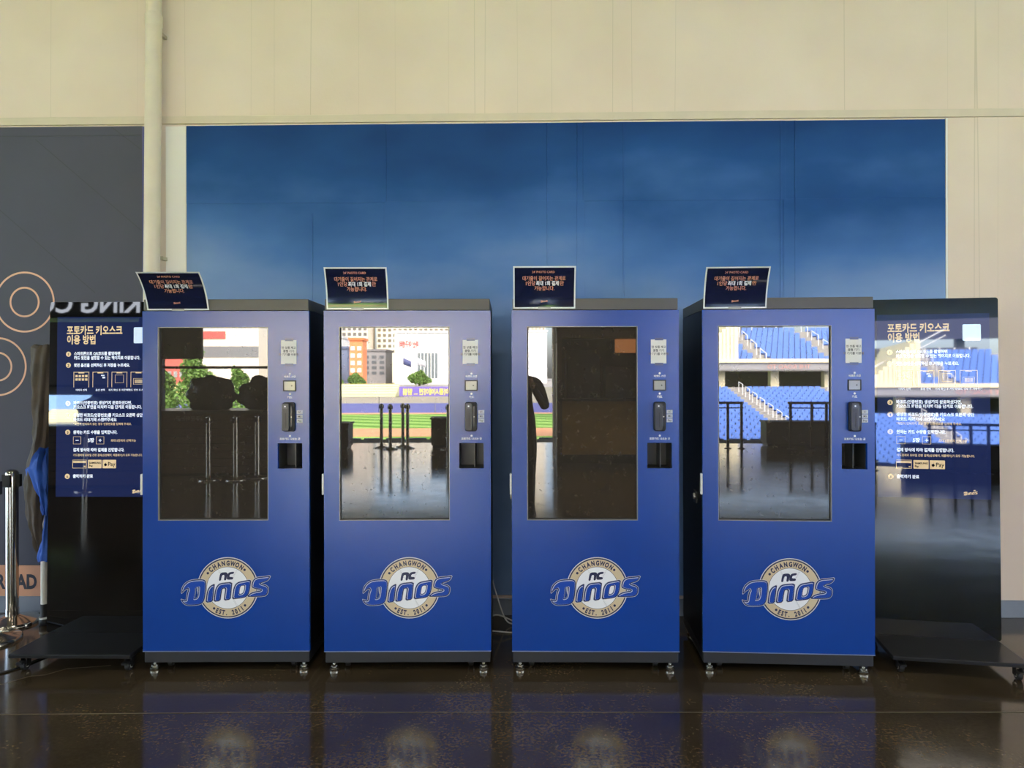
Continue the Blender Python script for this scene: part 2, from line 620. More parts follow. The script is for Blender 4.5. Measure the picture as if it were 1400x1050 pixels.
# ridges of the wall joints that show through the vinyl
for x, z1 in ((-1.286, 2.40), (0.122, 2.93), (0.30, 2.93), (0.574, 2.93), (1.50, 2.93), (1.585, 2.93)):
    s = MB()
    s.tube([(x, -0.0052, 0.13), (x + 0.003, -0.0052, z1)], 0.0035, 6)
    s.build('ridge', MURAL, mural, smooth=True)
b = MB(); b.box(2.466, 2.478, -0.006, 0.0, 0.12, 2.935)
b.build('edge_strip', M('white_edge', (218, 214, 204), 0.5), mural)

lb = empty('grey_banner', (0, WY, 0))
tag(lb, 'slate grey wall banner with peach ring outlines behind the stanchions', 'banner')
GREY = M('slate_vinyl', (56, 57, 72), 0.6, var=(1.2, 0.12))
s = MB(); s.box(-4.6, -2.311, -0.006, -0.001, 0.287, 2.933); s.build('sheet', GREY, lb)
s = MB(); s.box(-2.311, -2.279, -0.008, -0.001, 0.287, 2.93); s.build('edge_strip', M('violet_blue_edge', (62, 66, 118), 0.3), lb)
s = MB(); s.box(-4.6, -2.279, -0.007, -0.001, 0.10, 0.285); sb_ = s.build('peach_band', M('peach_vinyl', (206, 150, 116), 0.5, var=(4, 0.05)), lb)
text('THE ROAD', 0.118, M('navy_letters', (34, 34, 48), 0.5), sb_, -2.958, -0.0082, 0.147, bold=0.04, align='RIGHT', name='slogan', width=0.44)
PEACH = M('peach_line', (222, 170, 138), 0.45)
for cx, cz, rs in ((-3.031, 1.876, (0.184, 0.092)), (-3.197, 1.486, (0.178, 0.09))):
    for r_ in rs:
        s = MB(); ring_shape(s, r_ - 0.011, r_, -0.0075, cx, cz, 72)
        s.build('ring', PEACH, lb)
DL = M('dark_hairline', (44, 46, 57), 0.5)
for (xa, za), (xb, zb) in (((-2.964, 2.858), (-2.315, 2.302)), ((-3.19, 2.439), (-2.6, 1.93)), ((-2.5, 2.93), (-2.315, 2.79))):
    s = MB()
    d = Vector((xb - xa, zb - za)).normalized() * 0.0025
    s.add([(xa - d.y, -0.0072, za + d.x), (xb - d.y, -0.0072, zb + d.x), (xb + d.y, -0.0072, zb - d.x), (xa + d.y, -0.0072, za - d.x)], [(0, 1, 2, 3)])
    s.build('hairline', DL, lb)
s = MB(); s.box(-4.6, -2.32, -0.0075, -0.001, 2.875, 2.881); s.build('fold_line', DL, lb)

b = MB(); b.box(-2.17, -2.046, WY - 0.004, WY - 0.001, 0.12, 2.93)
tag(b.build('white_strip', M('white_vinyl', (222, 216, 206), 0.55, var=(3, 0.03))), 'narrow white vinyl strip between the downpipe and the blue mural', 'wall strip')

# downpipe
t = empty('downpipe', (-2.215, WY - 0.075, 0))
tag(t, 'cream painted vertical downpipe between the grey banner and the blue mural', 'pipe')
PIPE = M('cream_pipe_paint', (208, 194, 172), 0.45, var=(7, 0.05), bump=(40, 0.15, 0.002))
s = MB(); s.tube([(-0.022, 0, 0.0), (-0.004, 0, 2.0), (0.012, 0, 3.52)], 0.0455, 20); s.build('lower_pipe', PIPE, t, smooth=True)
s = MB(); s.tube([(0.012, 0, 3.52), (0.018, 0, 5.0)], 0.043, 20); s.build('upper_pipe', PIPE, t, smooth=True)
s = MB(); s.lathe([(0.044, 3.49), (0.049, 3.5), (0.049, 3.56), (0.044, 3.57)], 20, c=(0.012, 0, 0)); s.build('collar', PIPE, t, smooth=True)
for z in (0.7, 2.13, 3.46):
    s = MB(); s.box(0.036, 0.054, 0.02, 0.073, z - 0.010, z + 0.010); s.build('wall_clip', M('rusty_clip', (168, 158, 134), 0.6), t)

# ------------------------------------------------------------------ emblem (units: a tenth of a pixel in the trace)
EMB_D = [(112, 582), (118, 535), (140, 490), (178, 452), (225, 428), (290, 417), (380, 413), (418, 423), (432, 450), (430, 500), (424, 580), (415, 650), (400, 700), (375, 730), (330, 745), (250, 752), (190, 752), (150, 738), (125, 712), (112, 688), (140, 698), (165, 700), (178, 688), (183, 640), (192, 590), (210, 545), (195, 520), (160, 535), (135, 555)]
EMB_DH = [(297, 510), (345, 506), (341, 570), (331, 640), (310, 666), (276, 672), (282, 640), (292, 580)]
EMB_I = [(443, 714), (450, 650), (458, 590), (475, 540), (500, 505), (547, 480), (541, 530), (530, 620), (520, 706)]
EMB_N = [(552, 702), (560, 630), (570, 560), (590, 510), (620, 475), (670, 462), (786, 453), (779, 520), (771, 600), (763, 674), (690, 686), (700, 610), (713, 520), (657, 523), (645, 560), (635, 620), (625, 692)]
EMB_O = [(803, 668), (812, 600), (822, 530), (845, 480), (880, 452), (940, 440), (1041, 420), (1035, 480), (1025, 550), (1005, 610), (975, 640), (930, 652), (870, 660)]
EMB_OH = [(905, 492), (968, 484), (963, 540), (948, 588), (922, 608), (884, 612), (890, 550)]
EMB_S = [(1302, 368), (1287, 405), (1250, 430), (1180, 450), (1168, 464), (1192, 480), (1250, 495), (1276, 520), (1276, 560), (1266, 600), (1240, 625), (1190, 633), (1100, 636), (1006, 637), (1050, 600), (1110, 580), (1180, 570), (1196, 556), (1188, 540), (1120, 532), (1072, 515), (1066, 490), (1076, 445), (1100, 405), (1150, 385), (1220, 380)]
EMB_NN = [(612, 428), (620, 370), (632, 328), (655, 313), (715, 310), (735, 330), (725, 352), (712, 420), (680, 422), (690, 348), (662, 350), (650, 372), (641, 425)]
EMB_NC = [(822, 303), (815, 332), (764, 340), (754, 374), (808, 376), (806, 408), (735, 414), (718, 402), (726, 345), (745, 318), (770, 308)]
U = 0.0003533
def e2(pts):
    return [((p[0] - 732), (523 - p[1])) for p in pts]
WORD = [(e2(EMB_D), e2(EMB_DH)), (e2(EMB_I), None), (e2(EMB_N), None), (e2(EMB_O), e2(EMB_OH)), (e2(EMB_S), None)]

def word_layer(mb, d, y, unit, cx, cz, shift=(0, 0), hole_d=None):
    for outer, hole in WORD:
        lo = [chaikin(offset_poly(outer, d))]
        if hole:
            h = offset_poly(hole, -(d if hole_d is None else hole_d))
            lo.append(chaikin(h))
        lo = [[(p[0] + shift[0], p[1] + shift[1]) for p in l] for l in lo]
        flat_shape(mb, lo, y, unit, cx, cz)

def make_emblem(parent, cx, cz, yf):
    """round club emblem printed on the panel: rings, ball, lettering"""
    R0 = 417 * U
    s = MB(); disc_shape(s, R0, 0); root = s.build('emblem', SILVER, parent, loc=(cx, yf - 0.0004, cz))
    def layer(fn, name, mat, y):
        q = MB(); fn(q, y); return q.build(name, mat, root)
    layer(lambda q, y: disc_shape(q, 405 * U, y), 'navy_ring', NAVY, -0.0003)
    layer(lambda q, y: disc_shape(q, 388 * U, y), 'beige_ring', BEIGE, -0.0006)
    layer(lambda q, y: disc_shape(q, 287 * U, y), 'thin_ring', NAVY, -0.0009)
    layer(lambda q, y: disc_shape(q, 282 * U, y), 'ball', WHITE, -0.0012)
    def seams(q, y):
        for (cxs, r_, a0, a1, sg) in ((-470, 420, 8, 42, 1), (470, 420, 138, 172, -1), (470, 420, 193, 222, -1)):
            for k in range(13):
                a = R(a0 + (a1 - a0) * k / 12)
                x, z = cxs + r_ * math.cos(a), r_ * math.sin(a)
                if math.hypot(x, z) > 272 or (-150 < z < 130):
                    continue
                t_ = a + R(90) + sg * R(52)
                dx, dz = 13 * math.cos(t_), 13 * math.sin(t_)
                nx, nz = -dz * 0.14, dx * 0.14
                q.add([((x - dx - nx) * U, y, (z - dz - nz) * U), ((x + dx - nx) * U, y, (z + dz - nz) * U), ((x + dx + nx) * U, y, (z + dz + nz) * U), ((x - dx + nx) * U, y, (z - dz + nz) * U)], [(0, 1, 2, 3)])
    layer(seams, 'ball_seam', SEAM, -0.0014)
    # lettering round the ring
    def arc(body, a0, a1, top):
        n = len(body)
        for i, ch in enumerate(body):
            if ch == ' ':
                continue
            a = R(a0 + (a1 - a0) * i / (n - 1))
            me = text_mesh(ch, 88 * U, 0.05, 'CENTER')
            zc = [v.co.z for v in me.vertices]
            mz = 0.36 * 88 * U
            rot = a - R(90) if top else a + R(90)
            for v in me.vertices:
                x, z = v.co.x * 0.70, v.co.z - mz
                v.co = (x * math.cos(rot) - z * math.sin(rot) + 338 * U * math.cos(a), -0.0012, x * math.sin(rot) + z * math.cos(rot) + 338 * U * math.sin(a))
            me.name = 'ring_letter'
            obj('ring_letter', me, NAVY, root)
    arc('CHANGWON', 133, 56, True)
    arc('EST. 2011', 245, 305, False)
    for a in (143.6, 46.8, 236.5, 314.5):
        q = MB(); disc_shape(q, 17 * U, -0.0012, 335 * U * math.cos(R(a)), 335 * U * math.sin(R(a)), 16)
        q.build('ring_dot', NAVY, root)
    layer(lambda q, y: [flat_shape(q, [chaikin(e2(EMB_NN))], y, U), flat_shape(q, [chaikin(e2(EMB_NC))], y, U)], 'initials', NAVY, -0.0015)
    layer(lambda q, y: word_layer(q, 15, y, U, 0, 0, hole_d=8), 'wordmark_outline', SILVER, -0.0018)
    layer(lambda q, y: word_layer(q, 10, y, U, 0, 0, hole_d=5), 'wordmark_shadow', NAVY, -0.0021)
    layer(lambda q, y: word_layer(q, -1, y, U, 0, 0), 'wordmark_fill', LOGO_BLUE, -0.0024)
    layer(lambda q, y: word_layer(q, -6, y, U, 0, 0), 'wordmark_highlight', SILVER, -0.0027)
    layer(lambda q, y: word_layer(q, -10.5, y, U, 0, 0, shift=(3.2, -3.2)), 'wordmark_face', LOGO_BLUE, -0.0030)
    return root

# ------------------------------------------------------------------ photo kiosks
ZT, ZB, W2, DEP = 1.738, 0.1017, 0.40, 0.55
SX0, SX1, SZ0, SZ1 = -0.327, 0.203, 0.731, 1.661        # screen opening
TX0, TX1, TZ0, TZ1 = 0.2485, 0.3665, 0.980, 1.102       # card tray opening

def make_kiosk():
    root = empty('photo_kiosk')
    # black cabinet shell behind the door
    s = MB(); s.box(-W2 + 0.004, W2 - 0.004, 0.16, DEP, 0.10, ZT); s.box(-W2 + 0.004, -W2 + 0.02, 0.022, 0.16, 0.10, ZT); s.box(W2 - 0.02, W2 - 0.004, 0.022, 0.16, 0.10, ZT)
    s.build('cabinet', BLACK_METAL, root)
    s = MB(); s.box(-W2 + 0.004, W2 - 0.004, 0.004, DEP, ZT + 0.002, 1.795); s.build('top_cap', CAP, root, bevel=0.003)
    s = MB(); s.box(-W2 + 0.004, W2 - 0.004, 0.008, DEP, 0.046, ZB - 0.002); s.build('plinth', PLINTH, root, bevel=0.003)
    # blue front door with the screen and tray openings
    s = MB(); holed_panel(s, -W2, W2, ZB, ZT, 0.0, 0.02, [(SX0, SX1, SZ0, SZ1), (TX0, TX1, TZ0, TZ1)])
    s.build('front_panel', BLUE, root)
    s = MB(); s.box(-W2 - 0.001, W2 + 0.001, -0.0012, 0.003, ZB - 0.001, ZB + 0.003); s.build('bottom_edge', M('aluminium_edge', (150, 165, 200), 0.3, metal=0.6), root)
    # screen: bright cut edge, black gap, glass set back
    s = MB()
    e = 0.0028
    s.box(SX0, SX0 + e, 0.0005, 0.018, SZ0, SZ1); s.box(SX0, SX1, 0.0005, 0.018, SZ0, SZ0 + e); s.box(SX1 - e, SX1, 0.0005, 0.018, SZ0, SZ1); s.box(SX0, SX1, 0.0005, 0.018, SZ1 - e, SZ1)
    s.build('screen_trim', M('cut_metal_edge', (150, 146, 140), 0.35, metal=0.4), root)
    s = MB(); holed_panel(s, SX0 + e, SX1 - e, SZ0 + e, SZ1 - e, 0.0135, 0.019, [(SX0 + 0.008, SX1 - 0.006, SZ0 + 0.008, SZ1 - 0.004)])
    s.build('screen_gasket', RUBBER, root)
    s = MB(); s.box(SX0 + 0.002, SX1 - 0.002, 0.016, 0.03, SZ0 + 0.002, SZ1 - 0.002); s.build('screen', SCREEN, root)
    # paper notice with two strips of tape
    nx, nz0, nz1 = 0.303, 1.482, 1.597
    s = MB(); s.box(nx - 0.037, nx + 0.037, -0.0016, -0.0004, nz0, nz1); n = s.build('notice', PAPER, root)
    for z in (nz0 - 0.003, nz1 + 0.002):
        q = MB(); q.box(nx - 0.018, nx + 0.022, -0.0024, -0.0017, z - 0.006, z + 0.006); q.build('tape', TAPE_DARK, n)
    for k, ln in enumerate(('현 상품 재고', '품절 기기', '타 기기를 이용해')):
        text(ln, 0.0135, INK, n, nx, -0.0022, 1.556 - 0.0165 * k, 0.02, 'CENTER', 'notice_line', res=1)
    # barcode scanner window
    sx, sz = 0.307, 1.378
    s = MB(); holed_panel(s, sx - 0.031, sx + 0.031, sz - 0.026, sz + 0.026, -0.004, 0.01, [(sx - 0.026, sx + 0.026, sz - 0.021, sz + 0.021)])
    sc_ = s.build('barcode_scanner', RUBBER, root)
    s = MB(); s.box(sx - 0.0262, sx + 0.0262, -0.0022, 0.004, sz - 0.0212, sz + 0.0212); s.build('scanner_window', M('scanner_glass', (165, 163, 157), 0.08, spec=0.45), sc_)
    s = MB(); s.lathe([(0.0035, -0.0034), (0.0035, 0.001)], 12, 'y', (sx + 0.010, 0, sz)); s.build('sensor', INK, sc_)
    # card reader
    rx, rz = 0.306, 1.229
    s = MB(); s.rbox(rx - 0.029, rx + 0.029, rz - 0.070, rz + 0.070, -0.016, 0.0, 0.012); rd = s.build('card_reader', RUBBER, root, bevel=0.003)
    s = MB(); s.rbox(rx - 0.027, rx + 0.008, rz - 0.066, rz + 0.067, -0.036, -0.015, 0.009); s.build('reader_body', M('reader_plastic', (44, 43, 42), 0.35), rd, bevel=0.003)
    s = MB(); s.rbox(rx - 0.019, rx + 0.001, rz + 0.040, rz + 0.060, -0.0375, -0.035, 0.004); s.build('reader_pad', M('grey_pad', (70, 70, 72), 0.3), rd)
    s = MB(); disc_shape(s, 0.004, -0.038, rx - 0.010, rz + 0.051, 12); s.build('pad_symbol', WHITE, rd)
    s = MB(); s.box(rx - 0.009, rx - 0.006, -0.0368, -0.035, rz - 0.05, rz + 0.02); s.build('card_slot', M('slot_black', (6, 6, 6), 0.5), rd)
    s = MB(); s.box(rx + 0.010, rx + 0.020, -0.024, -0.014, rz - 0.045, rz + 0.05); s.build('side_slot', M('slot_grey', (28, 28, 30), 0.3), rd)
    s = MB(); s.lathe([(0.003, -0.026), (0.003, -0.022)], 10, 'y', (rx + 0.016, 0, rz)); s.build('indicator', LIGHT_PLASTIC, rd)
    for k, ln in enumerate(('IC', 'MS', 'Pay')):
        z = rz + 0.022 - 0.0205 * k
        s = MB(); s.box(0.341, 0.369, -0.0014, -0.0003, z - 0.009, z + 0.009); st = s.build('reader_sticker', M('sticker_grey', (196, 200, 210), 0.5), root)
        text(ln, 0.013, INK, st, 0.355, -0.0018, z - 0.0045, 0.02, 'CENTER', 'sticker_text', res=1)
    # printed captions with a round mark
    for cap, z, sz_ in (('바코드 스캔', 1.418, 0.0115), ('카드', 1.318, 0.0135), ('포토카드 나오는 곳', 1.118, 0.0125)):
        c = text(cap, sz_, WHITE, root, 0.308, -0.0008, z, 0.03, 'CENTER', 'printed_caption', res=1)
        q = MB(); disc_shape(q, 0.0052, 0, 0, sz_ * 1.5, 14); q.build('round_mark', WHITE, c)
    # card tray: a box open to the front
    t = MB()
    a = 0.004
    t.box(TX0 - a, TX0, 0.02, 0.15, TZ0 - a, TZ1 + a); t.box(TX1, TX1 + a, 0.02, 0.15, TZ0 - a, TZ1 + a)
    t.box(TX0 - a, TX1 + a, 0.02, 0.15, TZ0 - a, TZ0); t.box(TX0 - a, TX1 + a, 0.02, 0.15, TZ1, TZ1 + a); t.box(TX0 - a, TX1 + a, 0.145, 0.155, TZ0 - a, TZ1 + a)
    tr = t.build('card_tray', M('tray_steel', (52, 51, 49), 0.4, var=(15, 0.1)), root)
    q = MB(); q.box(TX0 + 0.07, TX0 + 0.074, 0.05, 0.145, TZ0, TZ1); q.build('tray_baffle', M('baffle_steel', (78, 76, 72), 0.4), tr)
    # hinge strip, lock, feet, casters
    s = MB(); s.box(-W2 - 0.010, -W2 - 0.001, -0.004, 0.016, 0.855, 0.955); s.build('door_pull', LIGHT_PLASTIC, root, bevel=0.002)
    s = MB(); s.box(-W2 - 0.004, -W2 + 0.006, 0.155, 0.215, 0.785, 0.845); lk = s.build('lock', M('lock_plate', (34, 34, 36), 0.3), root, bevel=0.002)
    s = MB(); s.lathe([(0.014, -0.006), (0.016, 0.0), (0.016, 0.004)], 14, 'x', (-W2 - 0.004, 0.185, 0.817)); s.build('lock_cylinder', LIGHT_PLASTIC, lk, smooth=True)
    for fx, fy in ((-0.362, 0.04), (0.362, 0.04), (-0.362, 0.50), (0.362, 0.50)):
        s = MB(); s.lathe([(0.021, 0.0), (0.023, 0.004), (0.023, 0.013), (0.011, 0.015), (0.011, 0.018), (0.018, 0.019), (0.018, 0.027), (0.007, 0.028), (0.007, 0.047)], 16, c=(fx, fy, 0)); s.build('levelling_foot', NICKEL, root, smooth=True)
    for fx, fy in ((-0.305, 0.09), (0.300, 0.09), (-0.305, 0.45), (0.300, 0.45)):
        s = MB(); s.lathe([(0.010, -0.012), (0.0185, -0.010), (0.0185, 0.010), (0.010, 0.012)], 16, 'x', (fx, fy, 0.0187)); c = s.build('caster', RUBBER, root, smooth=True)
        q = MB(); q.lathe([(0.008, -0.014), (0.008, 0.014)], 12, 'x', (fx, fy, 0.0187)); q.build('hub', NICKEL, c)
        q = MB(); q.box(fx - 0.0165, fx - 0.0145, fy - 0.009, fy + 0.009, 0.012, 0.046); q.box(fx + 0.0145, fx + 0.0165, fy - 0.009, fy + 0.009, 0.012, 0.046); q.build('fork', NICKEL, c)
    make_emblem(root, 0.008, 0.408, 0.0)
    return root

kiosk = make_kiosk()
KPOS = [(-1.4457, 3.388, 1.28), (-0.5729, 3.401, 1.458), (0.3282, 3.413, 0.351), (1.2412, 3.404, -2.377)]
KLAB = ['blue photo card kiosk beside the poles, under the most bent paper sign',
        'blue photo card kiosk whose screen mirrors the green ball field',
        'blue photo card kiosk whose dark screen mirrors a tall black booth',
        'blue photo card kiosk whose screen mirrors rows of blue seats']
kiosks = []
for i, (x, y, r) in enumerate(KPOS):
    k = kiosk if i == 0 else copy_tree(kiosk)
    k.location = (x, y, 0.0)
    k.rotation_euler = (0, 0, R(r))
    tag(k, KLAB[i], 'kiosk', 'photo card kiosks in a row')
    kiosks.append(k)

# ------------------------------------------------------------------ paper signs taped to the caps, tops bent forward
SIGN_NAVY = M('laminated_navy_print', (18, 24, 52), 0.07, spec=0.6)
SIGN_WHITE = M('laminated_white_edge', (226, 226, 222), 0.12)
SIGN_PEACH = M('sign_peach_ink', (222, 150, 120), 0.2)
SIGN_LIGHT = M('sign_white_ink', (235, 232, 228), 0.2)
def make_sign(loc, rz, th0, th1, label):
    """A4 sheet; its lean grows from th0 at the taped edge to th1 at the top"""
    SW, SH = 0.297, 0.203
    N = 24
    prof = [(0.0, 0.0)]
    for i in range(N):
        th = R(th0 + (th1 - th0) * (i + 0.5) / N)
        prof.append((prof[-1][0] - math.sin(th) * SH / N, prof[-1][1] + math.cos(th) * SH / N))
    def bend(s_, off):
        q = max(0, min(N, s_ / SH * N)); k = min(int(q), N - 1); f_ = q - k
        th = R(th0 + (th1 - th0) * (k + 0.5) / N)
        y = prof[k][0] + (prof[k + 1][0] - prof[k][0]) * f_
        z = prof[k][1] + (prof[k + 1][1] - prof[k][1]) * f_
        return y - off * math.cos(th), z - off * math.sin(th)
    def sheet(x0, x1, s0, s1, off, n=24):
        mb = MB()
        v, f = [], []
        for i in range(n + 1):
            s_ = s0 + (s1 - s0) * i / n
            y, z = bend(s_, off)
            v += [(x0, y, z), (x1, y, z)]
        for i in range(n):
            f.append((2 * i, 2 * i + 1, 2 * i + 3, 2 * i + 2))
        mb.add(v, f)
        return mb
    root = empty('notice_sign', loc, rz)
    tag(root, label, 'sign', 'navy notice signs on the kiosk tops')
    front = sheet(-SW / 2, SW / 2, 0, SH, 0.0)
    back = sheet(-SW / 2, SW / 2, 0, SH, -0.0012)
    full = MB(); full.add(front.v, front.f); full.add(back.v, [q[::-1] for q in back.f])
    k = len(front.v)
    for i in range(24):
        full.add([front.v[2 * i], front.v[2 * i + 2], back.v[2 * i + 2], back.v[2 * i]], [(0, 1, 2, 3)])
        full.add([front.v[2 * i + 1], front.v[2 * i + 3], back.v[2 * i + 3], back.v[2 * i + 1]], [(3, 2, 1, 0)])
    full.build('sheet', SIGN_WHITE, root, smooth=True)
    sheet(-SW / 2 + 0.007, SW / 2 - 0.007, 0.007, SH - 0.007, 0.0006).build('print', SIGN_NAVY, root, smooth=True)
    def line(body, size, mat, x, s_, bold, align='CENTER', width=None):
        me = text_mesh(body, size, bold, align, res=2)
        if width:
            xs = [v.co.x for v in me.vertices]
            kx = width / (max(xs) - min(xs))
        else:
            kx = 1
        for v in me.vertices:
            y, z = bend(s_ + v.co.z, 0.0013)
            v.co = (x + v.co.x * kx, y, z)
        me.name = 'print_line'
        obj('print_line', me, mat, root)
        return
    line("24' PHOTO CARD", 0.0155, SIGN_PEACH, -0.005, 0.170, 0.02, width=0.107)
    line('대기줄이 길어지는 관계로', 0.0235, SIGN_PEACH, -0.002, 0.136, 0.014, width=0.204)
    line('1인당', 0.0235, SIGN_PEACH, -0.092, 0.112, 0.014, 'LEFT', width=0.045)
    line('최대 1회 결제', 0.0235, SIGN_LIGHT, -0.040, 0.112, 0.03, 'LEFT', width=0.108)
    line('만', 0.0235, SIGN_PEACH, 0.072, 0.112, 0.014, 'LEFT', width=0.019)
    line('가능합니다.', 0.0235, SIGN_PEACH, 0.0, 0.088, 0.014, width=0.095)
    mb = MB(); word_layer(mb, 0, 0, 0.034 / 1190, 0, 0)
    for i, p in enumerate(mb.v):
        y, z = bend(0.036 + p[2], 0.0013)
        mb.v[i] = (p[0], y, z)
    mb.build('wordmark', SIGN_PEACH, root)
    q = MB(); q.box(-0.03, 0.03, -0.0022, -0.0008, -0.004, 0.008); q.build('tape', M('clear_tape_strip', (150, 148, 140), 0.2), root)
    return root

make_sign((-1.675, 3.386, 1.743), R(1.28), 14, 52, 'navy paper sign bent sharply forward, on the kiosk beside the poles')
make_sign((-0.810, 3.393, 1.744), R(1.46), 3, 29, 'navy paper sign whose lower edge shines, on the field mirroring kiosk')
make_sign((0.085, 3.408, 1.746), R(0.35), 5, 25, 'nearly upright navy paper sign on the kiosk with the dark screen')
make_sign((0.993, 3.412, 1.744), R(-2.4), 6, 36, 'navy paper sign on the kiosk that mirrors blue seats')

# ------------------------------------------------------------------ information totems
S_BG = M('display_navy', (14, 20, 48), 0.02, spec=0.85, emit=((36, 50, 98), 0.6))
S_SAND = M('display_sand', (212, 186, 146), 0.02, spec=0.85, emit=((214, 190, 152), 0.6))
S_WHITE = M('display_white', (225, 232, 245), 0.02, spec=0.85, emit=((225, 232, 248), 0.75))
S_PLATE = M('display_pale_blue', (205, 222, 240), 0.02, spec=0.85, emit=((205, 224, 246), 0.65))
S_DARK = M('display_dark', (24, 26, 40), 0.02, spec=0.85)
def make_totem():
    root = empty('information_totem')
    PW, PT = 0.305, 1.816
    def tilt(o):
        o.rotation_euler = (R(-1.05), 0, 0); o.location = (0, 0, 0.10)
        return o
    # panel: black housing, glass front
    s = MB(); s.rbox(-PW, PW, -0.01, PT - 0.10, 0.004, 0.058, 0.012); tilt(s.build('housing', BLACK_METAL, root, bevel=0.002))
    s = MB(); s.rbox(-PW, PW, -0.008, PT - 0.10, -0.001, 0.004, 0.012); tilt(s.build('glass', PANEL_GLASS, root))
    x0, x1, z1 = -0.2645, 0.2645, 1.737 - 0.10
    z0 = z1 - 0.940
    Hh, Ww = z1 - z0, x1 - x0
    def X(f): return x0 + f * Ww
    def Z(f): return z1 - f * Hh
    s = MB(); s.box(x0, x1, -0.0016, -0.0009, z0, z1); pan = tilt(s.build('display', S_BG, root))
    y = -0.0023
    def L(body, fx, fy, size, mat, bold=0.03, width=None, align='LEFT'):
        text(body, size, mat, pan, X(fx), y, Z(fy), bold, align, 'display_line', width=width * Ww if width else None, res=2)
    L('포토카드 키오스크', 0.095, 0.095, 0.052, S_SAND, 0.035, 0.555)
    L('이용 방법', 0.095, 0.147, 0.052, S_SAND, 0.035, 0.285)
    s = MB(); s.rbox(X(0.765), X(0.925), Z(0.147), Z(0.058), y, -0.0012, 0.006); s.build('code_plate', S_PLATE, pan)
    for num, fy in (('1', 0.207), ('2', 0.269), ('3', 0.482), ('4', 0.548), ('5', 0.642), ('6', 0.887)):
        q = MB(); disc_shape(q, 0.0135, y, X(0.115), Z(fy), 24); q.build('step_mark', S_SAND, pan)
        text(num, 0.018, S_DARK, pan, X(0.115), y - 0.0005, Z(fy) - 0.0065, 0.02, 'CENTER', 'step_number', res=2)
    bs = 0.0205
    for ln, fy, w in (('스마트폰으로 QR코드를 촬영하면', 0.212, 0.46), ('카드 뒷면을 설정할 수 있는 페이지로 이동합니다.', 0.236, 0.66), ('뒷면 옵션을 선택하신 후 저장을 누르세요.', 0.277, 0.56),
                     ('바코드(인증번호) 생성까지 완료하셨다면,', 0.486, 0.58), ('키오스크 화면을 터치해 다음 단계로 이동합니다.', 0.510, 0.68),
                     ('생성한 바코드(인증번호)를 키오스크 오른쪽 상단', 0.555, 0.69), ('바코드 리더기에 스캔해주세요', 0.580, 0.43), ('원하는 카드 수량을 입력합니다.', 0.650, 0.44),
                     ('결제 방식에 따라 결제를 진행합니다.', 0.748, 0.51), ('출력하기 완료', 0.894, 0.20)):
        L(ln, 0.170, fy, bs, S_WHITE, 0.035, w)
    L('*화면이 인식되지 않는 경우 인증번호를 입력해 주세요.', 0.170, 0.602, 0.0145, S_SAND, 0.02, 0.58)
    L('카드결제와 모바일 간편 결제(삼성페이, 애플페이)가 모두 가능합니다.', 0.170, 0.775, 0.0145, S_SAND, 0.02, 0.69)
    L('최대 5장까지 선택가능', 0.545, 0.694, 0.0145, S_SAND, 0.02, 0.25)
    L('5장', 0.315, 0.696, 0.024, S_WHITE, 0.04)
    # four phone outlines
    for k in range(4):
        fx = 0.168 + 0.19 * k
        xa, xb, za, zb = X(fx), X(fx + 0.155), Z(0.392), Z(0.306)
        q = MB()
        holed_panel(q, xa, xb, za, zb, y - 0.0004, -0.0013, [(xa + 0.0025, xb - 0.0025, za, zb - 0.003)])
        q.box((xa + xb) / 2 - 0.015, (xa + xb) / 2 + 0.015, y - 0.0004, -0.0013, zb - 0.008, zb - 0.002)
        q.build('phone_outline', S_SAND, pan)
        q = MB()
        if k == 0:
            for r_ in range(2):
                for c in range(4):
                    q.box(xa + 0.010 + c * 0.017, xa + 0.022 + c * 0.017, y - 0.0004, -0.0013, zb - 0.028 - r_ * 0.018, zb - 0.016 - r_ * 0.018)
        elif k == 1:
            q.box(xa + 0.045, xa + 0.062, y - 0.0004, -0.0013, zb - 0.022, zb - 0.016); q.box(xa + 0.052, xa + 0.066, y - 0.0004, -0.0013, zb - 0.034, zb - 0.026)
        elif k == 2:
            holed_panel(q, xa + 0.018, xb - 0.018, zb - 0.058, zb - 0.016, y - 0.0004, -0.0013, [(xa + 0.0195, xb - 0.0195, zb - 0.0565, zb - 0.0175)])
        else:
            holed_panel(q, xa + 0.014, xb - 0.014, zb - 0.066, zb - 0.034, y - 0.0004, -0.0013, [(xa + 0.0155, xb - 0.0155, zb - 0.0645, zb - 0.0355)])
            for c in range(9):
                q.box(xa + 0.022 + c * 0.0045, xa + 0.0245 + c * 0.0045, y - 0.0004, -0.0013, zb - 0.060, zb - 0.040)
        q.build('phone_content', S_WHITE if k in (1,) else S_SAND, pan)
        text(('이미지 선택', '옵션 선택', '위치 확인 후 저장하기', '바코드 생성 후 저장하기')[k], 0.0125, S_WHITE, pan, (xa + xb) / 2, y, Z(0.412), 0.02, 'CENTER', 'phone_caption', res=1)
    for fx, ch in ((0.170, '-'), (0.400, '+')):
        xa, xb, za, zb = X(fx), X(fx + 0.078), Z(0.708), Z(0.666)
        q = MB(); holed_panel(q, xa, xb, za, zb, y - 0.0004, -0.0013, [(xa + 0.0015, xb - 0.0015, za + 0.0015, zb - 0.0015)]); q.build('count_button', S_SAND, pan)
        q = MB(); q.box((xa + xb) / 2 - 0.008, (xa + xb) / 2 + 0.008, y, -0.0013, (za + zb) / 2 - 0.0015, (za + zb) / 2 + 0.0015)
        if ch == '+':
            q.box((xa + xb) / 2 - 0.0015, (xa + xb) / 2 + 0.0015, y, -0.0013, (za + zb) / 2 - 0.008, (za + zb) / 2 + 0.008)
        q.build('button_mark', S_WHITE, pan)
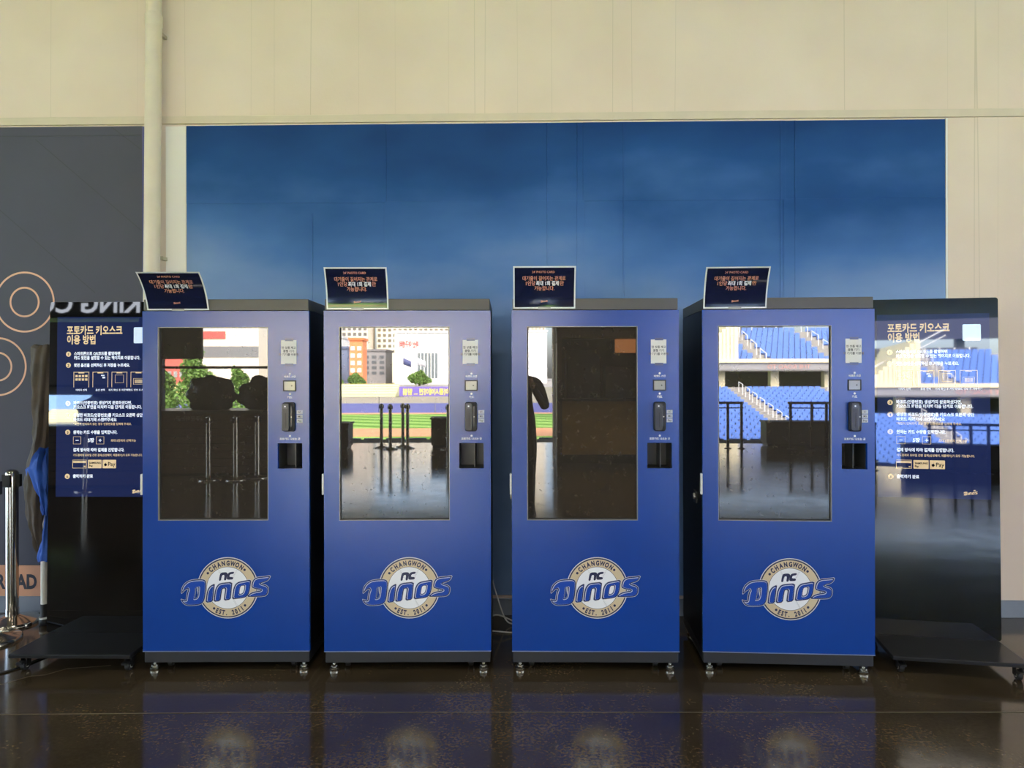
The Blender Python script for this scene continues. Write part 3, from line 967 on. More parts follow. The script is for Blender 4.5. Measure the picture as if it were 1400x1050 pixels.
    # pay marks
    xa, xb, za, zb = X(0.165), X(0.305), Z(0.842), Z(0.795)
    q = MB(); holed_panel(q, xa, xb, za, zb, y - 0.0004, -0.0013, [(xa + 0.002, xb - 0.002, za + 0.002, zb - 0.016), (xa + 0.001, xb - 0.001, zb - 0.006, zb - 0.002)]); q.box(xb - 0.014, xb - 0.006, y, -0.0013, za + 0.006, za + 0.013)
    q.build('card_mark', S_SAND, pan)
    for fx, w in ((0.320, 0.135), (0.465, 0.135)):
        q = MB(); q.rbox(X(fx), X(fx + w), Z(0.842), Z(0.795), y, -0.0013, 0.003); q.build('pay_mark', S_SAND, pan)
        if fx < 0.4:
            text('SAMSUNG', 0.0135, S_DARK, pan, X(fx + 0.012), y - 0.0005, Z(0.817), 0.03, 'LEFT', 'pay_text', res=2)
            text('Pay', 0.0135, S_DARK, pan, X(fx + 0.012), y - 0.0005, Z(0.833), 0.03, 'LEFT', 'pay_text', res=2)
        else:
            text('Pay', 0.029, S_DARK, pan, X(fx + 0.052), y - 0.0005, Z(0.829), 0.01, 'LEFT', 'pay_text', res=2)
            q = MB(); disc_shape(q, 0.0072, y - 0.0005, X(fx + 0.030), Z(0.822), 16); q.add([(X(fx + 0.031), y - 0.0005, Z(0.8135)), (X(fx + 0.037), y - 0.0005, Z(0.8095)), (X(fx + 0.034), y - 0.0005, Z(0.8085))], [(0, 1, 2)]); q.build('apple_mark', S_DARK, pan)
    q = MB(); word_layer(q, 0, 0, 0.066 / 1190, 0, 0); q.build('wordmark', S_SAND, pan, loc=(X(0.825), y, Z(0.967)))
    q = MB(); flat_shape(q, [e2(EMB_NN)], 0, 0.066 / 1190); flat_shape(q, [e2(EMB_NC)], 0, 0.066 / 1190); q.build('initials', S_SAND, pan, loc=(X(0.825) + 0.018, y, Z(0.967) + 0.004))
    # base: steel foot plate on casters, uprights behind the panel
    s = MB(); s.box(-0.295, 0.295, -0.295, 0.20, 0.072, 0.092); base = s.build('base_plate', M('black_base_steel', (22, 22, 23), 0.33), root, bevel=0.004)
    s = MB(); s.box(-0.24, 0.24, 0.03, 0.09, 0.092, 0.16); s.build('upright', BLACK_METAL, root)
    for cx, cy in ((-0.245, -0.245), (0.265, -0.245), (-0.245, 0.15), (0.245, 0.15)):
        s = MB(); s.lathe([(0.012, -0.011), (0.024, -0.010), (0.024, 0.010), (0.012, 0.011)], 18, 'x', (cx, cy, 0.0243)); c = s.build('caster', RUBBER, root, smooth=True)
        q = MB(); q.lathe([(0.011, -0.0125), (0.011, 0.0125)], 12, 'x', (cx, cy, 0.0243)); q.build('hub', LIGHT_PLASTIC, c)
        q = MB(); q.box(cx - 0.016, cx - 0.013, cy - 0.012, cy + 0.02, 0.02, 0.072); q.box(cx + 0.013, cx + 0.016, cy - 0.012, cy + 0.02, 0.02, 0.072); q.box(cx - 0.02, cx + 0.02, cy - 0.02, cy + 0.025, 0.062, 0.072); q.build('fork', BLACK_METAL, c)
        q = MB(); q.box(cx - 0.014, cx + 0.014, cy - 0.045, cy - 0.014, 0.040, 0.050); q.build('brake_pedal', BLACK_METAL, c)
    return root
totem = make_totem()
totem.location = (-2.197, 3.655, 0); totem.rotation_euler = (0, 0, R(0.3))
tag(totem, 'tall black display with navy instructions, beside the coat draped pole', 'display', 'black information displays')
totem2 = copy_tree(totem)
totem2.location = (2.072, 3.655, 0); totem2.rotation_euler = (0, 0, R(-9.0))
tag(totem2, 'tall black display with navy instructions, before the plain cream wall', 'display', 'black information displays')

# ------------------------------------------------------------------ stanchions
def make_stanchion(name, base_r=0.165, h=0.90):
    t = empty(name)
    s = MB(); s.lathe([(base_r, 0.0), (base_r, 0.012), (base_r - 0.006, 0.020), (base_r * 0.6, 0.030), (0.05, 0.040), (0.036, 0.046)], 40); s.build('base', STEEL, t, smooth=True)
    s = MB(); s.lathe([(0.033, 0.04), (0.033, h - 0.035)], 24); s.build('post', STEEL, t, smooth=True)
    s = MB(); s.lathe([(0.035, 0.044), (0.035, 0.085)], 24); s.build('collar', STEEL, t, smooth=True)
    s = MB(); s.lathe([(0.034, h - 0.10), (0.0345, h - 0.02), (0.031, h - 0.008), (0.02, h)], 24); hd = s.build('head', STEEL, t, smooth=True)
    for a in (0, 90, 180, 270):
        q = MB(); q.box(0.030, 0.048, -0.013, 0.013, h - 0.095, h - 0.025)
        o = q.build('belt_clip', RUBBER, hd); o.rotation_euler = (0, 0, R(a + 8))
    return t
st = make_stanchion('stanchion_post', 0.142, 0.885)
st.location = (-2.980, 4.055, 0)
tag(st, 'polished steel stanchion post standing against the slate grey banner', 'stanchion', 'steel stanchions')
st2 = copy_tree(st); st2.location = (-2.885, 3.772, 0)
tag(st2, 'polished steel stanchion cut by the picture edge, nearest the camera', 'stanchion', 'steel stanchions')

# ------------------------------------------------------------------ coat draped pole
cp_ = empty('draped_pole', (-2.775, 4.03, 0))
tag(cp_, 'white pole with black foot, draped in brown and blue cloth', 'coat pole')
s = MB(); s.lathe([(0.0175, 0.07), (0.0175, 1.58)], 16); s.build('pole', M('white_pole_paint', (224, 220, 206), 0.4), cp_, smooth=True)
s = MB(); s.lathe([(0.024, 0.0), (0.026, 0.006), (0.026, 0.035), (0.019, 0.045), (0.0195, 0.12)], 16); s.build('foot', RUBBER, cp_, smooth=True)
s = MB(); s.lathe([(0.0262, 0.036), (0.0262, 0.046)], 16); s.build('foot_ring', LIGHT_PLASTIC, cp_, smooth=True)
def cloth(name, prof, mat, seed, n=40, fold=0.012, parent=None):
    """wrinkled hanging cloth: (z, centre x, centre y, half width x, half width y)"""
    r_ = random.Random(seed)
    ph = [r_.uniform(0, 6.28) for _ in range(6)]
    v, f = [], []
    P_ = []
    for i in range(len(prof) - 1):
        for k in range(6):
            t_ = k / 6
            P_.append([prof[i][j] * (1 - t_) + prof[i + 1][j] * t_ for j in range(5)])
    P_.append(list(prof[-1]))
    for i, (z, cx, cy, rx, ry) in enumerate(P_):
        for k in range(n):
            a = 2 * math.pi * k / n
            w = 1 + fold / max(rx, 0.02) * (math.sin(3 * a + ph[0] + z * 5) * 0.5 + math.sin(7 * a + ph[1] - z * 9) * 0.45 + math.sin(2 * a + ph[2] + z * 38) * 0.30 + math.sin(5 * a + z * 60 + ph[3]) * 0.14)
            v.append((cx + rx * w * math.cos(a), cy + ry * w * math.sin(a), z + 0.006 * math.sin(3 * a + ph[4])))
    m_ = len(P_)
    for i in range(m_ - 1):
        for k in range(n):
            a0, b0 = i * n + k, i * n + (k + 1) % n
            f.append((a0, b0, b0 + n, a0 + n))
    f.append(tuple(range(n))); f.append(tuple(range(len(v) - 1, len(v) - n - 1, -1)))
    mb = MB(); mb.add(v, f)
    return mb.build(name, mat, parent, smooth=True)
cloth('brown_coat', [(1.605, 0.005, 0, 0.040, 0.03), (1.59, 0.0, 0, 0.056, 0.04), (1.50, -0.003, 0, 0.058, 0.05), (1.25, 0.0, 0, 0.050, 0.05), (1.08, -0.002, 0, 0.046, 0.05), (0.98, -0.015, 0, 0.058, 0.055), (0.86, -0.030, -0.005, 0.068, 0.06), (0.72, -0.040, -0.005, 0.058, 0.05), (0.58, -0.036, -0.005, 0.042, 0.04), (0.46, -0.018, -0.005, 0.026, 0.03), (0.40, -0.008, 0, 0.012, 0.02)],
      M('brown_fabric', (70, 60, 46), 0.7, var=(9, 0.25), bump=(60, 0.3, 0.002)), 3, parent=cp_)
cloth('blue_cloth', [(1.02, 0.030, -0.02, 0.010, 0.05), (0.96, 0.018, -0.035, 0.032, 0.05), (0.90, -0.005, -0.045, 0.068, 0.04), (0.84, 0.010, -0.045, 0.052, 0.035), (0.78, 0.022, -0.04, 0.036, 0.03), (0.70, 0.030, -0.03, 0.022, 0.025), (0.64, 0.036, -0.03, 0.012, 0.02)],
      M('blue_fabric', (36, 84, 172), 0.65, var=(8, 0.2)), 8, fold=0.016, parent=cp_)
cloth('blue_tail', [(0.66, 0.038, -0.02, 0.010, 0.02), (0.50, 0.032, -0.03, 0.020, 0.02), (0.40, 0.020, -0.03, 0.036, 0.022), (0.375, 0.022, -0.03, 0.030, 0.02)],
      M('blue_fabric'), 12, fold=0.008, parent=cp_)

# ------------------------------------------------------------------ cables
def cable(name, pts, r_, mat, label):
    # smooth the path
    P_ = [Vector(p) for p in pts]
    out = []
    for i in range(len(P_) - 1):
        p0, p1, p2, p3 = P_[max(i - 1, 0)], P_[i], P_[i + 1], P_[min(i + 2, len(P_) - 1)]
        for k in range(8):
            t_ = k / 8
            out.append(0.5 * ((2 * p1) + (p2 - p0) * t_ + (2 * p0 - 5 * p1 + 4 * p2 - p3) * t_ * t_ + (3 * p1 - p0 - 3 * p2 + p3) * t_ ** 3))
    out.append(P_[-1])
    mb = MB(); mb.tube(out, r_, 6)
    return tag(mb.build(name, mat, smooth=True), label, 'cable')
WC = M('white_cable_sheath', (200, 198, 192), 0.45)
cable('white_cable', [(-0.20, 4.12, 0.24), (-0.175, 4.1, 0.16), (-0.12, 4.06, 0.03), (-0.05, 4.05, 0.008), (0.05, 4.0, 0.006)], 0.004, WC, 'white cable hanging steeply in the gap between the middle kiosks')
cable('white_cable', [(-0.24, 4.02, 0.05), (-0.17, 4.01, 0.075), (-0.10, 4.0, 0.055), (-0.02, 3.985, 0.02), (0.06, 3.97, 0.006)], 0.004, WC, 'white cable arching low above the floor between the middle kiosks')
cable('white_cable', [(-0.30, 3.98, 0.005), (-0.17, 3.95, 0.005), (-0.08, 3.93, 0.005), (0.06, 3.94, 0.005)], 0.004, WC, 'white cable lying flat on the floor between the middle kiosks')
BC = M('black_cable_sheath', (20, 20, 21), 0.5)
cable('black_cable', [(-3.2, 3.05, 0.005), (-2.78, 3.2, 0.005), (-2.524, 3.357, 0.005), (-2.46, 3.5, 0.005), (-2.40, 3.8, 0.005)], 0.005, BC, 'thin black floor cable running under the display by the stanchions')
cable('black_cable', [(2.30, 3.78, 0.005), (2.38, 3.62, 0.005), (2.42, 3.5, 0.005), (2.60, 3.38, 0.005), (3.1, 3.3, 0.005)], 0.005, BC, 'thin black floor cable running under the display by the plain wall')

# ================================================================== what the kiosks mirror: the concourse behind the camera and the ball park
DARK_WOOD = M('dark_slat_wood', (100, 78, 64), 0.55, var=(6, 0.15))
STALL_BLACK = M('stall_black', (26, 24, 23), 0.5)
BAG = M('black_plastic_bag', (12, 12, 13), 0.22, bump=(14, 0.9, 0.03))
POST_DARK = M('dark_post_steel', (46, 44, 42), 0.35, metal=0.4)

# slatted food counter with a header sign
ct = empty('food_counter', (-5.6, -3.85, 0))
tag(ct, 'dark slatted wooden food counter under a black header sign', 'counter')
s = MB(); s.box(-2.3, 2.25, -0.40, 0.40, 0.0, 0.90); s.build('carcass', STALL_BLACK, ct)
for k in range(8):
    s = MB(); s.box(-2.3, 2.25, 0.402, 0.42, 0.04 + k * 0.108, 0.138 + k * 0.108); s.build('slat', DARK_WOOD, ct)
s = MB(); s.box(-2.35, 2.3, -0.42, 0.46, 0.90, 0.94); s.build('worktop', M('grey_worktop', (88, 84, 78), 0.3), ct)
s = MB(); s.box(-2.35, -0.15, 0.30, 0.42, 2.60, 3.12); hs = s.build('header_sign', M('header_black', (10, 10, 11), 0.3), ct)
text('KING CO', 0.40, M('header_letters', (190, 192, 198), 0.5, emit=((214, 220, 232), 9.0)), hs, 0, 0, 0, 0.02, 'CENTER', 'header_lettering', width=1.62)
hl = hs.children[0]; hl.rotation_euler = (0, 0, R(180)); hl.location = (-1.06, 0.424, 2.68)
for x in (-2.3, -0.25):
    s = MB(); s.box(x - 0.04, x + 0.04, 0.30, 0.38, 0.94, 3.1); s.build('stall_post', STALL_BLACK, ct)
s = MB(); s.box(-2.3, 2.25, -0.35, -0.31, 1.55, 1.59); s.build('rail', POST_DARK, ct)
s = MB(); s.box(-2.3, 0.32, -0.40, -0.36, 1.42, 2.62); s.build('back_board', M('stall_grey_board', (120, 112, 104), 0.6), ct)
s = MB(); s.box(-2.4, 0.4, -0.75, 0.45, 3.12, 3.18); s.build('added_stall_roof', STALL_BLACK, ct)  # unseen roof slab, added to block the sky above the counter
s = MB(); s.box(0.35, 0.95, -0.36, -0.30, 1.70, 2.6); s.build('hanging_panel', M('panel_grey', (70, 68, 62), 0.6), ct)
s = MB(); s.box(0.32, 0.36, -0.38, -0.28, 0.94, 2.6); s.build('stall_post', STALL_BLACK, ct)
text('주문하는곳', 0.075, M('counter_letters', (150, 146, 140), 0.5), ct, 0, 0, 0, 0.02, 'CENTER', 'counter_lettering')
cl = [c for c in ct.children if c.name.startswith('counter_lettering')][0]; cl.rotation_euler = (0, 0, R(180)); cl.location = (1.05, 0.424, 0.80)

def bag(loc, sx, sy, sz, seed, label):
    bm = bmesh.new()
    bmesh.ops.create_icosphere(bm, subdivisions=4, radius=1.0)
    r_ = random.Random(seed)
    ph = [r_.uniform(0, 6) for _ in range(8)]
    for v in bm.verts:
        c = v.co.copy()
        k = 1 + 0.10 * math.sin(4 * c.x + ph[0]) * math.sin(5 * c.y + ph[1]) + 0.07 * math.sin(9 * c.z + ph[2] + 4 * c.x) + 0.05 * math.sin(13 * c.x + ph[3]) * math.sin(11 * c.z + ph[4])
        z = max(-0.75, c.z * k)
        v.co = (c.x * k * sx, c.y * k * sy, (z + 0.75) * sz / 1.75)
    me = bpy.data.meshes.new('rubbish_bag'); bm.to_mesh(me); bm.free()
    for p in me.polygons:
        p.use_smooth = True
    o = obj('rubbish_bag', me, BAG, loc=loc)
    return tag(o, label, 'bag', 'black plastic bags on the food counter')
bag((-4.37, -3.80, 0.94), 0.34, 0.30, 0.50, 1, 'larger black plastic bag on the slatted counter, by the grey panel')
bag((-3.62, -3.82, 0.94), 0.32, 0.30, 0.48, 2, 'black plastic bag at the open end of the slatted counter')
bag((-6.35, -3.80, 0.94), 0.62, 0.32, 0.52, 3, 'widest black plastic bag on the counter, under the header sign')

# further stanchions on the concourse
for x, y, lab in ((-4.10, -3.02, 'stanchion before the lettered part of the slatted counter'), (-3.73, -3.02, 'foremost stanchion at the end of the slatted counter'), (-3.50, -3.22, 'hindmost stanchion at the end of the slatted counter'),
                  (-2.36, -7.46, 'stanchion by the field edge, first of five'), (-2.14, -7.15, 'stanchion by the field edge, second of five'), (-1.95, -7.6, 'stanchion by the field edge, third of five'), (-1.82, -7.3, 'stanchion by the field edge, fourth of five'), (-1.0, -7.0, 'stanchion by the field edge, beside the black cabinet'),
                  (-6.35, -2.95, 'stanchion before the widest black bag'), (-5.45, -2.95, 'stanchion between the header sign posts')):
    c = copy_tree(st); c.location = (x, y, 0)
    tag(c, lab, 'stanchion', 'steel stanchions on the concourse')

def cabinet(name, x0, x1, y0, y1, h, mat, label, cat):
    t = empty(name, ((x0 + x1) / 2, (y0 + y1) / 2, 0))
    w, d = (x1 - x0) / 2, (y1 - y0) / 2
    s_ = MB(); s_.box(-w, w, -d, d, 0.05, h - 0.03); s_.build('body', mat, t, bevel=0.008)
    s_ = MB(); s_.box(-w - 0.02, w + 0.02, -d - 0.02, d + 0.02, h - 0.03, h); s_.build('top', STALL_BLACK, t)
    s_ = MB(); s_.box(-w + 0.03, w - 0.03, -d + 0.03, d - 0.03, 0.0, 0.05); s_.build('plinth', STALL_BLACK, t)
    s_ = MB(); s_.box(-0.004, 0.004, d, d + 0.004, 0.08, h - 0.06); s_.build('door_gap', M('slot_black'), t)
    for sx in (-0.03, 0.03):
        s_ = MB(); s_.box(sx - 0.006, sx + 0.006, d, d + 0.02, h * 0.5, h * 0.7); s_.build('handle', NICKEL, t)
    return tag(t, label, cat)
cabinet('service_cabinet', -1.36, -0.30, -7.9, -7.35, 0.60, STALL_BLACK, 'low black cabinet near the field edge', 'cabinet')
cabinet('service_cart', -3.30, -2.95, -7.6, -7.1, 0.52, STALL_BLACK, 'small black cart near the field edge', 'cart')
cabinet('planter_box', 3.93, 6.6, -8.45, -7.95, 0.50, M('brown_grey_box', (58, 54, 50), 0.6), 'long dark box before the blue seats', 'box')

# railings at the concourse edge
def railing(x0, x1, y, posts, label):
    t = empty('railing', ((x0 + x1) / 2, y, 0))
    c = (x0 + x1) / 2
    for z, r_ in ((0.90, 0.026), (0.80, 0.012)):
        s_ = MB(); s_.tube([(x0 - c, 0, z), (x1 - c, 0, z)], r_, 10); s_.build('rail', POST_DARK, t, smooth=True)
    for p in posts:
        s_ = MB(); s_.box(p - c - 0.024, p - c + 0.024, -0.02, 0.02, 0.0, 0.90); s_.build('post', POST_DARK, t)
        s_ = MB(); s_.lathe([(0.07, 0), (0.07, 0.012), (0.03, 0.02)], 16, c=(p - c, 0, 0)); s_.build('foot', POST_DARK, t)
    return tag(t, label, 'railing')
railing(2.4, 3.36, -7.4, (2.5, 3.06, 3.32), 'short dark railing before the blue seats')
railing(4.20, 6.4, -7.4, (4.25, 4.65, 4.92, 5.2, 5.7, 6.3), 'longer dark railing before the long dark box')

# tall food booth
bt = empty('food_booth', (1.72, -5.6, 0))
tag(bt, 'tall dark brown food booth with an orange sign', 'booth')
BOOTH = M('booth_brown', (96, 74, 58), 0.5, var=(3, 0.1))
s = MB(); s.box(-1.12, 0.6, -0.8, 0.8, 0.0, 0.14); s.build('plinth', STALL_BLACK, bt)
s = MB(); s.box(-1.10, 0.58, 0.70, 0.78, 0.14, 1.02); s.build('front_panel', M('booth_print', (168, 130, 70), 0.5, var=(1.6, 0.35)), bt)
s = MB(); s.box(-1.12, 0.6, 0.60, 0.90, 1.02, 1.06); s.build('counter', STALL_BLACK, bt)
s = MB(); s.box(-1.12, -1.04, -0.8, 0.8, 0.14, 3.0); s.build('side_wall', BOOTH, bt)
s = MB(); s.box(0.52, 0.60, -0.8, 0.8, 0.14, 3.0); s.build('side_wall', BOOTH, bt)
s = MB(); s.box(-1.04, 0.52, -0.8, -0.72, 0.14, 3.0); s.build('back_wall', STALL_BLACK, bt)
s = MB(); s.box(-1.12, 0.60, 0.55, 0.82, 2.05, 3.0); s.build('fascia', BOOTH, bt)
s = MB(); s.box(-1.12, 0.60, -0.8, 0.82, 3.0, 3.06); s.build('roof', BOOTH, bt)
s = MB(); s.box(-0.12, 0.55, 0.40, 0.46, 1.82, 2.05); s.build('orange_sign', M('orange_sign_face', (214, 138, 78), 0.5, emit=((230, 150, 90), 4.0)), bt)  # glow added to the sign so it stands out in the dark booth
for x0, x1, z0, z1 in ((-0.9, -0.3, 0.9, 1.9), (-0.2, 0.4, 0.9, 1.6)):
    s = MB(); s.box(x0, x1, -0.7, -0.2, 0.14, z1); s.build('appliance', M('appliance_grey', (120, 118, 114), 0.35), bt, bevel=0.01)
s = MB(); s.lathe([(0.02, 0.14), (0.02, 3.0)], 12, c=(-1.16, 0.80, 0)); s.build('corner_tube', LIGHT_PLASTIC, bt)

# ------------------------------------------------------------------ the photographer
def person(loc):
    root = empty('person', loc)
    tag(root, 'person in dark clothes holding up a phone, mirrored in the third screen', 'person')
    J = [((0, 0, 0.88), 0.185), ((0, 0, 1.06), 0.165), ((0, 0.01, 1.24), 0.150), ((0, 0.0, 1.36), 0.135), ((0, 0.01, 1.43), 0.060), ((0, 0.02, 1.52), 0.058),     # 0-5 pelvis to neck
         ((-0.10, 0, 0.86), 0.100), ((-0.11, 0.01, 0.48), 0.065), ((-0.115, -0.02, 0.10), 0.045), ((-0.125, 0.10, 0.045), 0.042),     # 6-9
         ((0.10, 0, 0.86), 0.100), ((0.11, 0.01, 0.48), 0.065), ((0.115, -0.02, 0.10), 0.045), ((0.125, 0.10, 0.045), 0.042),         # 10-13
         ((-0.19, 0, 1.36), 0.066), ((-0.25, 0.06, 1.10), 0.050), ((-0.10, 0.27, 1.31), 0.034),                                        # 14-16
         ((0.19, 0, 1.36), 0.066), ((0.27, 0.06, 1.10), 0.050), ((0.14, 0.27, 1.31), 0.034)]                                           # 17-19
    E_ = [(0, 1), (1, 2), (2, 3), (3, 4), (4, 5), (0, 6), (6, 7), (7, 8), (8, 9), (0, 10), (10, 11), (11, 12), (12, 13), (3, 14), (14, 15), (15, 16), (3, 17), (17, 18), (18, 19)]
    def skin(name, joints, edges, mat, parent, root_i=0, flat=1.0):
        me = bpy.data.meshes.new(name)
        me.from_pydata([j[0] for j in joints], edges, [])
        o = obj(name, me, mat, parent)
        o.modifiers.new('skin', 'SKIN')
        if not me.skin_vertices:
            me.attributes.new('skin', 'FLOAT', 'POINT')
        for i, sv in enumerate(me.skin_vertices[0].data):
            r_ = joints[i][1]
            sv.radius = (r_, r_ * (0.72 if r_ > 0.11 else 1.0))
            sv.use_root = (i == root_i)
        sd = o.modifiers.new('smooth', 'SUBSURF'); sd.levels = 2; sd.render_levels = 2
        return o
    skin('body', J, E_, M('dark_clothes', (30, 32, 40), 0.8, var=(9, 0.15)), root)
    skin_m = M('skin_tone', (196, 150, 122), 0.55)
    bm = bmesh.new()
    bmesh.ops.create_icosphere(bm, subdivisions=4, radius=1.0)
    for v in bm.verts:
        c = v.co
        x, y, z = c.x * 0.076, c.y * 0.096, c.z * 0.118
        if z < 0:
            x *= 1 + z * 2.6; y *= 1 + z * 1.3
        n = math.exp(-((x / 0.012) ** 2 + ((z + 0.012) / 0.022) ** 2)) if y > 0 else 0       # nose
        e = sum(math.exp(-(((x - q) / 0.013) ** 2 + ((z - 0.012) / 0.010) ** 2)) for q in (-0.031, 0.031)) if y > 0 else 0
        mo = math.exp(-((x / 0.024) ** 2 + ((z + 0.055) / 0.006) ** 2)) if y > 0 else 0
        v.co = (x, y + 0.02 * n - 0.008 * e + 0.004 * mo, z)
    me = bpy.data.meshes.new('head'); bm.to_mesh(me); bm.free()
    for p in me.polygons:
        p.use_smooth = True
    h = obj('head', me, skin_m, root, loc=(0, 0.035, 1.625))
    hb = MB(); hb.lathe([(0.03, 0.128), (0.060, 0.112), (0.082, 0.07), (0.089, 0.02), (0.085, -0.03), (0.07, -0.06)], 24)
    for i, p in enumerate(hb.v):
        yy = p[1] * 1.22 - 0.012
        hb.v[i] = (p[0], min(yy, 0.062 if p[2] < 0.06 else 1), p[2])
    hb.build('hair', M('black_hair', (22, 19, 17), 0.6), h, smooth=True)
    for sx in (-1, 1):
        q = MB(); q.lathe([(0.004, -0.006), (0.018, -0.003), (0.02, 0.003), (0.012, 0.008)], 12, 'x', (sx * 0.076, 0.0, -0.005)); q.build('ear', skin_m, h, smooth=True)
        q = MB(); q.lathe([(0.002, -0.004), (0.0075, -0.002), (0.0075, 0.002)], 12, 'y', (sx * 0.031, 0.084, 0.012)); q.build('eye', M('dark_eye', (30, 24, 20), 0.2), h, smooth=True)
    # hands closed on the phone
    for sx, wx in ((-1, -0.10), (1, 0.14)):
        px = 0.03 + sx * 0.088
        HJ = [((wx, 0.27, 1.31), 0.027), ((px, 0.315, 1.345), 0.026), ((px, 0.325, 1.375), 0.026)]
        HE = [(0, 1), (1, 2)]
        for k, (dz, ln) in enumerate(((0.030, 0.030), (0.012, 0.034), (-0.006, 0.032), (-0.022, 0.026))):
            i = len(HJ)
            HJ += [((px + sx * 0.006, 0.335, 1.375 + dz), 0.0095), ((px - sx * 0.004, 0.362, 1.378 + dz), 0.0088), ((px - sx * ln, 0.366, 1.380 + dz), 0.0078)]
            HE += [(2, i), (i, i + 1), (i + 1, i + 2)]
        i = len(HJ)
        HJ += [((px - sx * 0.010, 0.322, 1.352), 0.011), ((px - sx * 0.026, 0.326, 1.376), 0.0095), ((px - sx * 0.034, 0.330, 1.398), 0.0085)]
        HE += [(1, i), (i, i + 1), (i + 1, i + 2)]
        skin('hand', HJ, HE, skin_m, root)
    for sx in (-1, 1):
        q = MB(); q.lathe([(0.045, 0.0), (0.05, 0.02), (0.045, 0.06), (0.03, 0.08)], 16)
        for i, p in enumerate(q.v):
            q.v[i] = (p[0] + sx * 0.12, p[1] * 2.5 + 0.05, p[2])
        q.build('shoe', STALL_BLACK, root, smooth=True)
    return root
person((-0.03, -0.40, 0))
ph = empty('mobile_phone', (0.0, -0.049, 1.385))
tag(ph, 'black mobile phone held up by the person taking the photograph', 'phone')
s = MB(); s.rbox(-0.080, 0.080, -0.0385, 0.0385, -0.004, 0.004, 0.009); s.build('case', RUBBER, ph, bevel=0.0015)
s = MB(); s.rbox(-0.076, 0.076, -0.035, 0.035, -0.0048, -0.0038, 0.006); s.build('display', M('phone_display', (12, 12, 14), 0.05), ph)
for k in range(3):
    s = MB(); s.lathe([(0.007, 0.0035), (0.007, 0.006)], 16, 'y', (0.045 - 0.018 * k, 0, 0.025)); s.build('lens', PANEL_GLASS, ph)

# ------------------------------------------------------------------ ball park beyond the concourse
def ground_mat():
    m = bpy.data.materials.new('mown_field')
    m.use_nodes = True
    nt = m.node_tree
    b_ = nt.nodes['Principled BSDF']
    b_.inputs['Roughness'].default_value = 0.9
    b_.inputs['Specular IOR Level'].default_value = 0.1
    g = nt.nodes.new('ShaderNodeNewGeometry')
    mp = nt.nodes.new('ShaderNodeMapping'); mp.inputs['Rotation'].default_value = (0, 0, R(62))
    nt.links.new(g.outputs['Position'], mp.inputs['Vector'])
    wv = nt.nodes.new('ShaderNodeTexWave'); wv.inputs['Scale'].default_value = 0.055; wv.inputs['Distortion'].default_value = 0.0
    nt.links.new(mp.outputs['Vector'], wv.inputs['Vector'])
    cr = nt.nodes.new('ShaderNodeValToRGB'); cr.color_ramp.interpolation = 'LINEAR'
    cr.color_ramp.elements[0].position = 0.40; cr.color_ramp.elements[1].position = 0.60
    cr.color_ramp.elements[0].color = lin((92, 132, 52)); cr.color_ramp.elements[1].color = lin((134, 170, 84))
    nt.links.new(wv.outputs['Fac'], cr.inputs['Fac'])
    nt.links.new(cr.outputs['Color'], b_.inputs['Base Color'])
    return m
b = MB(); b.box(-160, 160, -131, -9, -5.3, -5.0)
fld = tag(b.build('playing_field', ground_mat()), 'striped green outfield and infield grass of the ball park', 'field', kind='structure')
b = MB(); b.box(-70, 26, -82, -70, -5.0, -4.985)
b.build('infield_dirt', M('clay_dirt', (196, 140, 96), 0.95, var=(0.4, 0.1)), fld)
b = MB(); b.box(-70, 26, -120.5, -116, -5.0, -4.985)
b.build('warning_track', M('clay_track', (190, 146, 108), 0.95), fld)
b = MB(); b.box(-16, 16, -9.6, -8.5, -5.0, -0.02)
tag(b.build('concourse_slab_edge', M('slab_concrete', (120, 118, 112), 0.8)), 'concrete edge below the concourse floor', kind='structure')
b = MB(); b.box(-400, 400, -700, -131, -5.3, -0.6)
tag(b.build('city_ground', M('city_asphalt', (150, 146, 138), 0.9, var=(0.05, 0.15))), 'city ground beyond the outfield', kind='structure')

# own stand stepping down from the concourse edge
ns = empty('near_stand', (0, -9.6, -0.5))
tag(ns, 'near stand of blue seats stepping down from the concourse edge', 'stand')
for k in range(24):
    s = MB(); s.box(-40, 40, -0.85 * (k + 1), -0.85 * k, -4.5, -0.18 * k); s.build('step', M('stand_concrete', (150, 148, 142), 0.8), ns)

# outfield wall with banners
ow = empty('outfield_wall', (0, -121, -5))
tag(ow, 'padded blue outfield wall with white letters', 'wall pad')
for k in range(18):
    x = -110 + k * 10
    s = MB(); s.box(x, x + 9.9, 0, 0.5, 0, 1.7); s.build('pad', M('pad_blue', (88, 98, 160), 0.6), ow)
    s = MB(); s.box(x, x + 9.9, -0.1, 0.35, 1.7, 2.8); s.build('grey_board', M('board_grey', (150, 148, 140), 0.7), ow)
